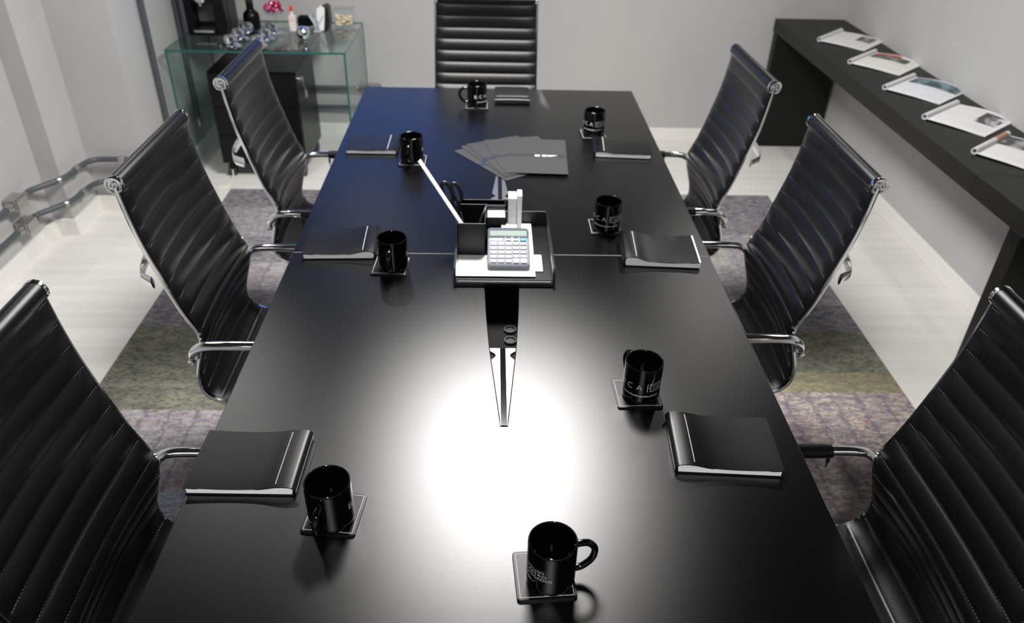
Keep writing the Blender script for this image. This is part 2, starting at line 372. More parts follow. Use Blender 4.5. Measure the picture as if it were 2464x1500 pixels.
# ------------------------------------------------------------------ conference table
YSEAM, YV = 1.965, 1.92
HW = [(0, .048), (.13, .0462), (.25, .0415), (.413, .032), (.692, .007)]
def hw(y):
    t = abs(y-YV)
    for (a, p), (c, q) in zip(HW, HW[1:]):
        if t <= c: return p+(q-p)*(t-a)/(c-a)
    return 0
XC = -.005
def table():
    T = thing('conference_table', 'long black laminate conference table in two halves with an inlaid cable slot', 'table', (0, 1.965, 0))
    off = Matrix.Translation((0, -1.965, 0))
    ys = [YV-.692+i*(YSEAM-YV+.692)/14 for i in range(15)]
    near = [(-.6, .43), (.6, .43), (.6, YSEAM-.0008)]+[(XC+hw(y), min(y, YSEAM-.0008)) for y in reversed(ys)]+[(XC-hw(y), min(y, YSEAM-.0008)) for y in ys]+[(-.6, YSEAM-.0008)]
    b = MB(); b.prism(near, .712, .75, .0015, off); b.build('tabletop', M_table, T, smooth=False)
    ys = [YSEAM+i*(YV+.692-YSEAM)/14 for i in range(15)]
    far = [(.602, YSEAM+.0008), (.602, 3.5), (-.602, 3.5), (-.602, YSEAM+.0008)]+[(XC-hw(y), max(y, YSEAM+.0008)) for y in ys]+[(XC+hw(y), max(y, YSEAM+.0008)) for y in reversed(ys)]
    b = MB(); b.prism(far, .712, .75, .0015, off); b.build('tabletop', M_table, T, smooth=False)
    b = MB()
    for s in (-1, 1): b.box(min(s*.05, s*.599), max(s*.05, s*.599), -.0016, .0016, .72, .7503)
    tag(b.build('seam', M_seam, T, smooth=False), 'thin grey joint line between the two table halves')
    # cable slot under the leaves
    b = MB(); x = .06
    b.box(-x, x, -.76, .67, .652, .656); b.box(-x-.004, -x, -.76, .67, .652, .7115); b.box(x, x+.004, -.76, .67, .652, .7115)
    b.box(-x, x, -.764, -.76, .652, .7115); b.box(-x, x, .67, .674, .652, .7115)
    b.build('cable_trough', M_void, T, smooth=False)
    for yy in (-.30, -.25):
        b = MB(); b.lathe([(.017, 0), (.017, .006), (.013, .006), (.011, .002), (.0001, .002)], 20, Matrix.Translation((.018, yy, .656))); b.build('socket', M_black, T)
    for y0, y1, hy in ((YV-.688, YV-.413, YV-.442), (YV+.413, YV+.688, YV+.442)):
        for s in (-1, 1):
            n = 24; out = []
            ylist = [y0+(y1-y0)*i/n for i in range(n+1)]
            poly = []
            for y in ylist:
                xo = hw(y)-.0012
                if abs(y-hy) < .0125: xo = min(xo, hw(hy)-.001-math.sqrt(.0125**2-(y-hy)**2))
                poly.append((XC+s*max(xo, .0075), y))
            poly += [(XC+s*.0068, y1), (XC+s*.0068, y0)]
            if s > 0: poly = poly
            b = MB(); b.prism(poly, .7455, .7492, 0, off); tag(b.build('slot_lid', M_alu, T, smooth=False), 'polished aluminium slot lid')
        b = MB(); b.box(XC-.0066, XC+.0066, y0, y1, .7450, .7496, .0006, off); b.build('centre_strip', M_gloss, T)
        b = MB(); b.prism([(XC-hw(y0)-.004, y0), (XC+hw(y0)+.004, y0), (XC+hw(y1)+.004, y1), (XC-hw(y1)-.004, y1)] , .738, .7448, 0, off); b.build('lid_support', M_void, T)
    for y in (-1.1, 1.1):
        b = MB(); b.box(-.19, .19, y-.03, y+.03, .009, .712, .002); b.build('leg_panel', M_console, T)
    b = MB(); b.box(-.02, .02, -1.07, 1.07, .40, .64, .002); b.build('stretcher', M_console, T)
    return T
table()

# ------------------------------------------------------------------ chairs
PROF = [(-.323, 1.083), (-.3185, 1.045), (-.312, 1.0), (-.298, .93), (-.273, .84), (-.243, .745), (-.2135, .675), (-.2125, .64), (-.224, .595), (-.238, .545), (-.2415, .505), (-.229, .472), (-.200, .452), (-.15, .443), (-.05, .442), (.06, .447), (.15, .452), (.205, .446), (.238, .425), (.25, .395)]
def make_chair():
    P = catmull([(x, 0, z) for x, z in PROF], 8); S = resample(P, .00417)
    root = thing('office_chair', 'chair', 'chair')
    N = len(S); W = .229
    def nrm(i):
        t = (S[min(i+1, N-1)][1]-S[max(i-1, 0)][1]).normalized(); return Vector((-t.z, 0, t.x))
    isplit = min(range(N), key=lambda i: (S[i][1]-Vector((-.2415, 0, .505))).length)
    def bump(s):
        ph = ((s-.018) % .05)/.05
        return .0062*abs(sin(pi*ph))**.5
    ys = [-W+2*W*j/22 for j in range(23)]
    def pad(i0, i1, name):
        rows_f = []; rows_b = []
        for i in range(i0, i1+1):
            s, p = S[i]; n = nrm(i); rf = []; rb = []
            fade = min(1, (s)/.10)
            for y in ys:
                q = y/W; edge = (1-abs(q)**9)**.5 if abs(q) < 1 else 0
                sag = .016*(1-q*q)*fade
                c = p-n*sag; c = Vector((c.x, y, c.z))
                rf.append(c+n*(.0035+(.002+bump(s))*edge)); rb.append(c-n*(.0035+(.001+.45*bump(s))*edge))
            rows_f.append(rf); rows_b.append(rb)
        b = MB(); m = len(ys)
        a0 = b.grid(rows_f); c0 = b.grid([r[::-1] for r in rows_b]); n = len(rows_f)
        for i in range(n-1):
            b.add([], []); 
            b.f.append((a0+i*m, a0+(i+1)*m, c0+(i+1)*m+m-1, c0+i*m+m-1)); b.mi.append(0)
            b.f.append((a0+i*m+m-1, c0+i*m, c0+(i+1)*m, a0+(i+1)*m+m-1)); b.mi.append(0)
        for i in (0, n-1):
            for j in range(m-1):
                f = (a0+i*m+j, a0+i*m+j+1, c0+i*m+m-2-j, c0+i*m+m-1-j); b.f.append(f); b.mi.append(0)
        return b.build(name, M_leather, root, angle=70)
    back = pad(2, isplit, 'backrest'); seat = pad(isplit, N-1, 'seat')
    # stitching along each groove
    for part, lo, hi in ((back, .0, S[isplit][0]), (seat, S[isplit][0], S[-1][0]-.03)):
        b = MB(); k = 0
        while True:
            s = .018+.05*k; k += 1
            if s > hi: break
            if s < lo: continue
            i = min(range(N), key=lambda i: abs(S[i][0]-s)); p = S[i][1]; n = nrm(i); t = Vector((n.z, 0, -n.x)); fade = min(1, s/.10)
            nst = 64
            for j in range(nst):
                y = -W*.965+2*W*.965*(j+.5)/nst; q = y/W; c = p-n*(.016*(1-q*q)*fade)+n*.0064; c = Vector((c.x, y, c.z)); c += t*.0016
                hl = .0022; hwid = .00045
                vs = [c+Vector((0, dy, 0))+t*dt+n*dn for dn in (0, .0007) for dy, dt in ((-hl, -hwid), (hl, -hwid), (hl, hwid), (-hl, hwid))]
                b.add(vs, [(4, 5, 6, 7), (0, 4, 7, 3), (1, 2, 6, 5), (0, 1, 5, 4), (3, 7, 6, 2)])
        tag(b.build('stitching', M_stitchgrey, part, smooth=False), kind='stuff')
    # head roll with chrome caps
    rc = Vector((-.330, 0, 1.085)); RR = .0205
    b = MB(); b.lathe([(RR*.9, -.226), (RR, -.224), (RR, .224), (RR*.9, .226)], 28, Matrix.Translation(rc) @ Matrix.Rotation(pi/2, 4, 'X'))
    b.build('head_roll', M_leather, root)
    for s in (-1, 1):
        b = MB(); Mx = Matrix.Translation(rc+Vector((0, s*.226, 0))) @ Matrix.Rotation(-s*pi/2, 4, 'X')
        b.lathe([(.0215, -.004), (.0220, 0), (.0220, .005), (.0195, .0075), (.0155, .0072), (.0150, .0035), (.0095, .0035), (.0090, .0070), (.0060, .0078), (.0055, .0045), (.0022, .0045), (.0018, .0065), (.0001, .0068)], 32, Mx)
        b.build('end_cap', M_chrome, root, angle=30)
    # side rails
    for s in (-1, 1):
        b = MB(); pts = []
        for i in range(0, N-2, 3):
            p = S[i][1]; n = nrm(i); pts.append((p, n))
        y0, y1 = s*.2285, s*.2375
        rows = []
        for p, n in pts:
            q = p-n*.004; a = []
            for (yy, d) in ((y0, -.0050), (y1, -.0042), (y1+s*.001, 0), (y1, .0042), (y0, .0050)): a.append(Vector((q.x+n.x*d, yy, q.z+n.z*d)))
            rows.append(a+[a[0].copy()])
        b.grid(rows); nn = len(b.v); b.f.append((0, 1, 2, 3, 4)); b.mi.append(0); b.f.append((nn-6, nn-5, nn-4, nn-3, nn-2)); b.mi.append(0)
        b.build('side_rail', M_chrome, root, angle=25)
    # curved grip behind the back
    b = MB(); pts = []
    for k in range(19):
        a = k/18; y = -.232+.464*a; pts.append((-.300-.075*sin(pi*a)**.45, y, .825-.012*sin(pi*a)))
    b.tube(pts, .017, 10, ell=(.28, 1)); b.build('back_grip', M_chrome, root)
    # arms
    for s in (-1, 1):
        path = catmull([(-.243, s*.246, .598), (-.236, s*.252, .622), (-.214, s*.260, .646), (-.18, s*.262, .655), (-.10, s*.262, .656), (.0, s*.262, .655), (.09, s*.262, .650), (.135, s*.262, .630), (.150, s*.260, .585), (.140, s*.255, .52), (.110, s*.247, .462)], 6)
        nn = len(path); r = [.0085+.0045*min(1, min(i, nn-1-i)/8) for i in range(nn)]
        b = MB(); b.tube(path, r, 14, ell=(1.05, .90)); arm = b.build('armrest', M_chrome, root)
        b = MB(); b.lathe([(.0085, -.012), (.0095, -.010), (.0095, .008), (.0070, .011), (.004, .0115), (.0035, .009), (.0001, .009)], 20, Matrix.Translation((-.243, s*.248, .596)) @ Matrix.Rotation(-s*pi/2, 4, 'X'))
        b.build('pivot_bolt', M_chrome, arm)
        b = MB(); sl = [Vector((x, s*.262, z)) for x, z in [(-.125+.019*k, .6558-.00005*k*k) for k in range(12)]]
        b.tube(sl, [.0148]+[.0162]*10+[.0148], 14, ell=(1.12, .95)); sv = b.build('arm_sleeve', M_leather, root)
        b = MB(); b.box(-.128, -.121, s*.262-.003, s*.262+.003, .622, .640, .001); b.box(-.126, -.123, s*.262-.0015, s*.262+.0015, .607, .622, .0005); b.build('zip_pull', M_black, sv)
    # under frame, column, star base
    b = MB()
    for x in (-.13, .10): b.box(x-.012, x+.012, -.226, .226, .418, .432, .003)
    b.build('seat_brace', M_chrome, root)
    b = MB(); b.box(-.15, .12, -.055, .055, .375, .418, .01); b.build('tilt_mechanism', M_black, root)
    b = MB(); b.lathe([(.024, .13), (.024, .25), (.016, .25), (.016, .376)], 20); b.build('gas_column', M_chrome, root)
    b = MB()
    for k in range(5):
        a = 2*pi*k/5+.3; d = Vector((cos(a), sin(a), 0))
        b.tube([Vector((0, 0, .125))+d*.0, Vector((0, 0, .118))+d*.10, Vector((0, 0, .095))+d*.20, Vector((0, 0, .078))+d*.285], [.030, .024, .018, .014], 10, ell=(1, .6))
    b.build('star_base', M_chrome, root)
    for k in range(5):
        a = 2*pi*k/5+.3; c = Vector((cos(a)*.285, sin(a)*.285, .034)); b = MB()
        for s in (-1, 1):
            b.lathe([(.008, -.008), (.022, -.008), (.025, -.004), (.025, .004), (.022, .008), (.008, .008)], 18, Matrix.Translation(c) @ Matrix.Rotation(a+1, 4, 'Z') @ Matrix.Translation((0, s*.012, 0)) @ Matrix.Rotation(pi/2, 4, 'X'))
        b.tube([c, c+Vector((0, 0, .040))], .007, 8); b.build('caster', M_rubber, root)
    return root
chairP = make_chair()
G = 'high-backed ribbed chairs around the conference table'
def place(x, y, rz, label, skip=(), first=False):
    o = chairP if first else copy_tree(chairP, skip=skip)
    o.location = (x, y, 0); o.rotation_euler = (0, 0, rz); tag(o, label, 'chair', G); return o
bare = ('arm_sleeve',)
NB = []
for a in [(-.527, .985, 0, 'black ribbed leather chair nearest the camera on the left of the table'),
          (.597, .995, pi, 'black ribbed leather chair nearest the camera on the right of the table'),
          (-.572, 1.90, 0, 'black ribbed high-back chair with bare chrome armrests, middle of the left row', bare),
          (.572, 1.95, pi, 'black ribbed high-back chair with bare chrome armrests, middle of the right row', bare),
          (-.552, 2.665, 0, 'farthest black high-back chair on the left, beside the rolling cabinet'),
          (.548, 2.715, pi+.02, 'farthest black high-back chair on the right, sleeved armrests, by the console'),
          (-.062, 3.40, -pi/2, 'black ribbed high-back chair at the head of the table against the back wall')]: NB.append(a)
for a in NB[1:]: place(*a)
place(*NB[0], first=True)

# ------------------------------------------------------------------ mugs and coasters
TT = .75          # table top height
def text_mesh(body, size, spacing=1.0, thin=0.0):
    c = bpy.data.curves.new('t', 'FONT'); c.body = body; c.size = size; c.space_character = spacing; c.offset = thin; c.resolution_u = 3
    o = bpy.data.objects.new('t', c); COL.objects.link(o); bpy.context.view_layer.update()
    me = bpy.data.meshes.new_from_object(o.evaluated_get(bpy.context.evaluated_depsgraph_get()))
    bpy.data.objects.remove(o); bpy.data.curves.remove(c)
    bm = bmesh.new(); bm.from_mesh(me); bpy.data.meshes.remove(me)
    return bm
def text_into(b, body, size, fn, spacing=1.0, thin=0.0, width=None, cut=.004):
    bm = text_mesh(body, size, spacing, thin)
    xs = [v.co.x for v in bm.verts]; x0, x1 = min(xs), max(xs); k = (width/(x1-x0)) if width else 1
    for _ in range(3):
        ed = [e for e in bm.edges if e.calc_length() > cut]
        if not ed: break
        bmesh.ops.subdivide_edges(bm, edges=ed, cuts=1)
    bmesh.ops.triangulate(bm, faces=bm.faces[:])
    bm.verts.index_update()
    b.add([fn((v.co.x-x0)*k, v.co.y) for v in bm.verts], [[v.index for v in f.verts] for f in bm.faces]); bm.free()
MR = .041
def make_mug():
    root = thing('coffee_mug', 'mug', 'mug')
    b = MB(); H = .095
    b.lathe([(.0001, .003), (.029, .003), (.030, 0), (.0345, 0), (.0385, .003), (.0405, .008), (MR, .014), (MR, H-.004), (MR-.0006, H-.001), (MR-.0020, H), (MR-.0036, H-.001), (MR-.0042, H-.004),
             (MR-.0046, .016), (MR-.007, .009), (MR-.013, .0065), (.0001, .006)], 56, cap=False)
    b.build('mug_body', M_mug, root, angle=60)
    b = MB()
    hp = catmull([(MR-.004, 0, .076), (MR+.006, 0, .0775), (MR+.020, 0, .0755), (MR+.0305, 0, .063), (MR+.032, 0, .048), (MR+.026, 0, .032), (MR+.013, 0, .0205), (MR+.003, 0, .018), (MR-.004, 0, .0185)], 6)
    b.tube(hp, .0060, 14)
    b.build('handle', M_mug, root)
    # print, wrapped round the cylinder; angles measured from the handle
    def wrap(a0, z0):
        return lambda u, v: Vector(((MR+.00035)*cos(math.radians(a0)+u/MR), (MR+.00035)*sin(math.radians(a0)+u/MR), z0+v))
    b = MB()
    for ch, ac in (('B', 79), ('C', 109), ('A', 139)):
        wd = .0098 if ch == 'B' else .0125
        text_into(b, ch, .0195, wrap(ac-math.degrees(wd/2/MR), .0435), thin=-.00045, width=wd)
    f = wrap(163.5, 0); b.add([f(0, .040), f(.0009, .040), f(.0009, .061), f(0, .061)], [(0, 1, 2, 3)])
    for i, (tx, wd) in enumerate((('BOTELHO', .049), ('E CASTRO', .053), ('ADVOGADOS', .063))):
        text_into(b, tx, .0082, wrap(170, .0555-.0082*i), thin=-.00018, width=wd)
    text_into(b, 'www.bcadvogados.com.br', .0062, wrap(88, .0265), width=.083)
    b.build('logo_print', M_print, root, smooth=False, recalc=False)
    return root
def make_coaster():
    root = thing('coaster', 'coaster', 'coaster'); h = .05
    b = MB(); b.prism(rrect(-h, h, -h, h, .006), 0, .0045, .0012); b.build('leather_pad', M_leather, root)
    b = MB(); e = h-.0055; n = 21; ln = 2*e/n
    for s in range(4):
        R = Matrix.Rotation(pi/2*s, 4, 'Z')
        for k in range(n):
            u = -e+ln*(k+.5); b.box(u-ln*.36, u+ln*.36, e-.00055, e+.00055, .0042, .0050, 0, R)
    b.build('stitching', M_stitch, root, smooth=False)
    return root
mugP, coP = make_mug(), make_coaster()
# x, y, handle direction deg, coaster centre, coaster rotation deg
MUGS = [((.068, .845), 10, (.058, .853), 4, 'black mug nearest the camera, handle pointing right', 'stitched black coaster under the mug nearest the camera'),
        ((-.318, .974), 262, (-.317, .989), -6, 'black mug on the left near side, handle turned towards the camera', 'stitched black coaster beside the nearest left notebook'),
        ((.296, 1.329), 112, (.290, 1.336), 2, 'black mug with white C A letters by the nearest right notebook', 'stitched black coaster above the nearest right notebook'),
        ((-.304, 1.877), 268, (-.313, 1.888), -3, 'black mug on the left at the table seam, next to a notebook', 'black coaster under the mug at the left end of the table seam'),
        ((-.318, 2.638), 265, (-.316, 2.644), 0, 'black mug on the blue-lit far left of the table', 'pale-edged coaster under the far left mug'),
        ((-.097, 3.249), 184, (-.098, 3.258), 0, 'black mug at the head of the table, handle pointing left, letters B C showing', 'pale-edged coaster under the mug at the head of the table'),
        ((.366, 2.94), 108, (.365, 2.935), 2, 'black mug on the far right of the table beside the farthest right notebook', 'pale-edged coaster under the far right mug'),
        ((.318, 2.124), 108, (.315, 2.142), 1, 'black mug on the right, behind the notebook at the table seam', 'black coaster under the middle mug of the right side')]
for i, ((x, y), h, (cx, cy), cr, l1, l2) in enumerate(MUGS):
    m = mugP if i == 0 else copy_tree(mugP); c = coP if i == 0 else copy_tree(coP)
    m.location = (x, y, TT+.0047); m.rotation_euler = (0, 0, math.radians(h)); tag(m, l1, 'mug', 'black printed mugs on the table')
    c.location = (cx, cy, TT+.0002); c.rotation_euler = (0, 0, math.radians(cr)); tag(c, l2, 'coaster', 'stitched coasters on the table')

# ------------------------------------------------------------------ leather notebooks
def make_notebook(name, w, d, th=.021, bulge=.006, sag=.004, strip=.038, inset=.004):
    """local: spine at -x, open edge at +x, near edge at -y; soft cover wrapped round a block of pages"""
    root = thing('notebook', 'notebook', 'notebook')
    # outer top profile from open edge to spine, round the spine and back underneath
    r = th/2; pts = []
    n = 26
    for i in range(n+1):
        u = i/n; x = w/2-u*(w-r)
        z = th-.003+bulge*math.exp(-((u-.93)/.16)**2)-sag*sin(pi*min(1, u/.85))*.9
        if u < .1: z -= .0
        pts.append(Vector((x, 0, z)))
    zt = pts[-1].z; xs = -w/2+r
    for i in range(1, 10):
        a = pi/2+pi*i/10; pts.append(Vector((xs+r*cos(a)*1.0, 0, zt/2+(zt/2)*sin(a))))
    for i in range(0, 9): pts.append(Vector((xs+(w-r)*i/8, 0, 0.0+.0003)))
    ct = .0020
    def ins(i):
        t = (pts[min(i+1, len(pts)-1)]-pts[max(i-1, 0)]).normalized(); nn = Vector((-t.z, 0, t.x))
        return pts[i]+nn*ct if True else None
    inner = [ins(i) for i in range(len(pts))]
    b = MB(); m = len(pts); ny = 8
    def sheet(P, flip):
        rows = []
        for j in range(ny+1):
            y = -d/2+d*j/ny; q = (2*j/ny-1)
            rows.append([Vector((p.x, y, p.z-.0016*(abs(q)**4)*(1 if p.z > th*.7 else 0))) for p in P])
        return b.grid(rows)
    A = sheet(pts, 0); B = sheet(inner, 1)
    for i in range(m-1):
        b.f.append((A+i, A+i+1, B+i+1, B+i)); b.mi.append(0)
        k = ny*m; b.f.append((A+k+i, B+k+i, B+k+i+1, A+k+i+1)); b.mi.append(0)
    for j in range(ny):
        for i in (0, m-1):
            b.f.append((A+j*m+i, A+(j+1)*m+i, B+(j+1)*m+i, B+j*m+i)); b.mi.append(0)
    b.build('leather_cover', M_leather, root, angle=50)
    # page block follows the cover
    b = MB(); poly = []
    top = [p for p in inner[:n+1]]
    for p in top: poly.append((min(p.x, w/2-inset), p.z-.0006))
    if inset < 0: poly[0] = (w/2-inset, poly[0][1]+.0018)
    poly2 = [(xs-.003, .0035), (w/2-inset, .0035)]
    P2 = poly+[(xs-.005, zt*.5)]+poly2
    y0, y1 = -d/2+.002, d/2-.002
    b.add([(x, y0, z) for x, z in P2]+[(x, y1, z) for x, z in P2], [tuple(range(len(P2))), tuple(range(len(P2), 2*len(P2)))[::-1]]+[(i, (i+1) % len(P2), (i+1) % len(P2)+len(P2), i+len(P2)) for i in range(len(P2))])
    b.build('pages', M_pages, root, smooth=False)
    # white stitch line
    b = MB(); xl = -w/2+strip; u = (w/2-xl)/(w-r); z = th-.003+bulge*math.exp(-((u-.93)/.16)**2)-sag*sin(pi*min(1, u/.85))*.9
    ns = 30; yl = -d/2+.008
    for k in range(ns):
        y = yl+(d-.016)*(k+.5)/ns; hl = (d-.016)/ns*.40; zz = z-.0016*abs(2*y/d)**4
        b.box(-hl, hl, -.0006, .0006, -.0006, .0009, 0, Matrix.Translation((xl, y, zz)) @ Matrix.Rotation(pi/2+.25, 4, 'Z'))
    b.build('stitching', M_stitch, root, smooth=False)
    return root
NBG = 'black leather notebooks laid out at each place'
def nb(w, d, x, y, rz, label, **k):
    o = make_notebook('notebook', w, d, **k); o.location = (x, y, TT+.0004); o.rotation_euler = (0, 0, math.radians(rz)); tag(o, label, 'notebook', NBG)
nb(.208, .158, -.497, 1.112, 180-1, 'black leather notebook nearest the camera on the left, overhanging the table edge', th=.023, bulge=.005)
nb(.212, .158, .437, 1.166, -3.5, 'black leather notebook nearest the camera on the right, spine towards the centre', th=.023, bulge=.006)
nb(.207, .162, -.464, 2.005, 180+2, 'black leather notebook beside the table seam on the left, behind a thick spine roll', th=.024, bulge=.007)
nb(.19, .158, -.472, 2.780, 180, 'thin dark notebook at the far left place, spine next to a mug', th=.021, bulge=.002)
nb(.215, .165, .449, 1.978, -3.5, 'black notebook at the table seam on the right, white pages showing beside its cover', th=.026, bulge=.010, sag=.006, inset=-.004)
nb(.213, .160, .453, 2.776, -4, 'black notebook at the far right place, half in front of a mug', th=.024, bulge=.004)
nb(.175, .150, .054, 3.372, 90, 'small black notebook at the head of the table beside a mug', th=.026, bulge=.003, strip=.030)

# ------------------------------------------------------------------ fan of grey cards
FG = 'grey presentation folders fanned out on the table'
def folder(x, y, rz, z, label, printed=False, w=.220, d=.326):
    o = thing('presentation_folder', label, 'folder', (x, y, z), math.radians(rz), FG)
    b = MB(); b.box(0, w, 0, d, 0, .0016, .0004); b.build('cover', M_cardgrey, o)
    b = MB(); b.box(.001, w-.001, .150, .176, .0015, .0018); b.build('glossy_band', M_cardband, o, smooth=False)
    if printed:
        b = MB(); b.box(.104, .121, .155, .167, .0018, .0020); b.box(.130, .146, .155, .167, .0018, .0020)
        for k in range(3): b.box(.150, .185-.010*k, .1645-.0045*k, .1668-.0045*k, .0018, .0020)
        b.build('logo_print', M_paper, o, smooth=False)
folder(.018, 2.482, 36, TT+.0003, 'bottom grey folder of the fan, turned most to the left')
folder(.015, 2.505, 30.5, TT+.0021, 'grey folder second from the bottom of the fan')
folder(.013, 2.512, 26, TT+.0039, 'grey folder in the middle of the fan, its left corner showing')
folder(.015, 2.527, 14.5, TT+.0057, 'grey folder just under the top one of the fan')
folder(.014, 2.536, -2.5, TT+.0075, 'top grey folder of the fan with a small white printed mark', printed=True)

# ------------------------------------------------------------------ desk organiser and what it holds
def organiser():
    o = thing('desk_organizer', 'black stitched leather desk tray with a pen box, standing over the cable slot', 'organizer', (0, 0, TT+.0005))
    x0, x1, y0, y1 = -.134, .138, 1.785, 2.150
    b = MB(); b.box(x0, x1, y0, y1, 0, .006, .0015); b.build('tray_floor', M_leather, o)
    b = MB(); tw = .006
    for xa in (x0, x1-tw):
        bm_pts = [(y0+.004, 0), (y0+.004, .030), (y0+.016, .050), (y1, .050), (y1, 0)]
        n = len(bm_pts); b.add([(xa, y, z) for y, z in bm_pts]+[(xa+tw, y, z) for y, z in bm_pts], [tuple(range(n)), tuple(range(n, 2*n))[::-1]]+[(i, (i+1) % n, (i+1) % n+n, i+n) for i in range(n)])
    b.box(x0, x1, y1-tw, y1, 0, .050, .0015)
    b.build('tray_wall', M_leather, o)
    b = MB(); vs = [(x0+tw, y0, .003), (x1-tw, y0, .003), (x1-tw, y0+.001, .011), (x0+tw, y0+.001, .011), (x0+tw, y0+.022, .0095), (x1-tw, y0+.022, .0095), (x1-tw, y0+.024, .004), (x0+tw, y0+.024, .004)]
    b.add(vs, [(0, 1, 2, 3), (3, 2, 5, 4), (4, 5, 6, 7), (0, 3, 4, 7), (1, 6, 5, 2)]); b.build('front_lip', M_leather, o)
    b = MB()
    for k in range(60):
        x = x0+.010+(x1-x0-.02)*(k+.5)/60; b.box(x-.0015, x+.0015, y0+.010, y0+.0112, .0103, .0112)
    tag(b.build('stitching', M_stitch, o, smooth=False), 'pale stitching along the front lip')
    def cup(name, a, c, d, e, zt, zb=.006):
        b = MB(); t = .004
        b.box(a, c, d, d+t, zb, zt, .001); b.box(a, c, e-t, e, zb, zt, .001); b.box(a, a+t, d, e, zb, zt, .001); b.box(c-t, c, d, e, zb, zt, .001); b.box(a, c, d, e, zb, zb+.003)
        p = b.build(name, M_leather, o)
        b = MB(); n = int((c-a)/.003)
        for k in range(n):
            x = a+(c-a)*(k+.5)/n; b.box(x-.0009, x+.0009, d-.0003, d+.0002, zt-.0042, zt-.0034)
        b.build('stitching', M_stitchgrey, p, smooth=False)
    cup('pen_box', -.129, -.0495, 1.940, 2.0675, .110)
    cup('rear_box', -.129, .009, 2.068, 2.108, .106)
    cup('card_box', -.049, .009, 2.008, 2.068, .096)
organiser()
Z0 = TT+.0005
b = MB(); b.box(-.127, .087, 1.823, 1.9385, Z0+.0101, Z0+.0112); b.box(.010, .087, 1.9385, 2.140, Z0+.0101, Z0+.0112)
b.box(.0, .109, 1.855, 1.946, Z0+.0070, Z0+.0098, 0)
tag(b.build('loose_paper', M_paper, smooth=False), 'white sheets of paper lying in the desk tray under the calculator', 'paper')

def calculator():
    o = thing('calculator', 'grey desk calculator with white keys, leaning in the desk tray', 'calculator', (.0145, 1.858, Z0+.0125))
    a = math.radians(17); R = Matrix.Rotation(a, 4, 'X'); W2, L = .0590, .150
    M_cg = mat('calculator_grey', (.15, .16, .19), .6, spec=.12); M_cf = mat('calculator_face', (.22, .225, .25), .6, spec=.12); M_cd = mat('calculator_bezel', (.06, .07, .095), .6, spec=.12)
    M_lcd = mat('lcd', (.21, .26, .225), .6, spec=.12); M_key = mat('white_key', (.52, .52, .54), .6, spec=.12); M_tq = mat('turquoise_key', (.06, .36, .42), .6, spec=.12); M_sol = mat('solar_cell', (.05, .035, .025), .15)
    b = MB(); b.prism(rrect(-W2, W2, 0, L, .010), 0, .014, .003, R); b.build('case', M_cg, o)
    b = MB(); b.prism(rrect(-W2+.004, W2-.004, .006, L-.040, .006), .0138, .0150, .0006, R); b.build('keypad_plate', M_cf, o)
    b = MB(); b.prism(rrect(-W2+.002, W2-.002, L-.043, L-.004, .005), .0138, .0156, .0008, R); b.build('display_bezel', M_cd, o)
    b = MB(); b.box(-W2+.007, W2-.007, L-.036, L-.015, .0152, .0162, .0004, R); b.build('display', M_lcd, o)
    b = MB(); b.box(-W2+.007, -W2+.042, L-.053, L-.047, .0145, .0157, 0, R); b.build('solar_cell', M_sol, o)
    cw = (2*W2-.014)/5
    def key(c, y0, y1, m=M_key, nm='key', wx=None):
        xm = -W2+.007+cw*(c+.5); b = MB(); k = wx or cw*.40
        b.prism(rrect(xm-k, xm+k, y0, y1, .003), .0145, .0182, .0012, R); b.build(nm, m, o)
    for c in range(5):
        for r in range(5):
            if c >= 3 and r == 0: continue
            y = .010+r*.0165
            if c >= 3: y = .0285+(r-1)*.0162
            key(c, y, y+.0120 if c < 3 else y+.0105)
        if c >= 3: key(c, .0085, .0250)
    key(4, .0930, .1010, M_tq); key(2, .0945, .0995); key(3, .0945, .0995)
    b = MB(); b.box(-.020, .024, L-.003, L+.010, .0150, .0165, .001, R); b.build('paper_clip_tag', M_paper, o)
calculator()
b = MB(); b.box(.016, .040, 2.085, 2.135, Z0+.0113, .870, .0005, Matrix.Identity(4)); tag(b.build('card_block', M_pages), 'tall upright block of white cards at the back of the desk tray', 'cards')
b = MB(); b.box(.0425, .056, 2.090, 2.135, Z0+.0113, .876, .0005); tag(b.build('card_block', M_pages), 'narrow upright block of white cards standing on the right of the taller block', 'cards')
# cards lying in the front box, small print
o = thing('business_card_stack', 'stack of white printed business cards in the small box of the organizer', 'cards', (-.020, 2.038, Z0+.0855))
b = MB(); b.box(-.0245, .0245, -.0255, .0255, -.075, .006, .0005); b.build('cards', M_paper, o)
b = MB()
for k in range(6): b.box(-.021, -.006, .016-.005*k, .0185-.005*k, .006, .0063)
for k in range(5): b.box(-.001, .008, .015-.006*k, .0165-.006*k, .006, .0063)
b.box(.014, .017, -.002, .014, .006, .0063)
b.build('print', mat('grey_print', (.22, .22, .22), .6), o, smooth=False)
# long white strip, scissors, pen in the pen box
def strip(p0, p1, hw_, th, side, m, name, label, cat):
    p0, p1 = Vector(p0), Vector(p1); t = (p1-p0).normalized(); s = Vector(side); s = (s-t*s.dot(t)).normalized(); n = t.cross(s)
    b = MB(); vs = [p+s*a*hw_+n*c*th for p in (p0, p1) for a, c in ((-1, -1), (1, -1), (1, 1), (-1, 1))]
    b.add(vs, [(0, 1, 2, 3), (7, 6, 5, 4), (0, 4, 5, 1), (1, 5, 6, 2), (2, 6, 7, 3), (3, 7, 4, 0)])
    return tag(b.build(name, m, smooth=False), label, cat)
strip((-.0735, 1.958, .776), (-.228, 1.962, 1.036), .0065, .0010, (.43, .77, .255), M_paper, 'ruler', 'long white ruler leaning out of the pen box towards the far left mug', 'ruler')
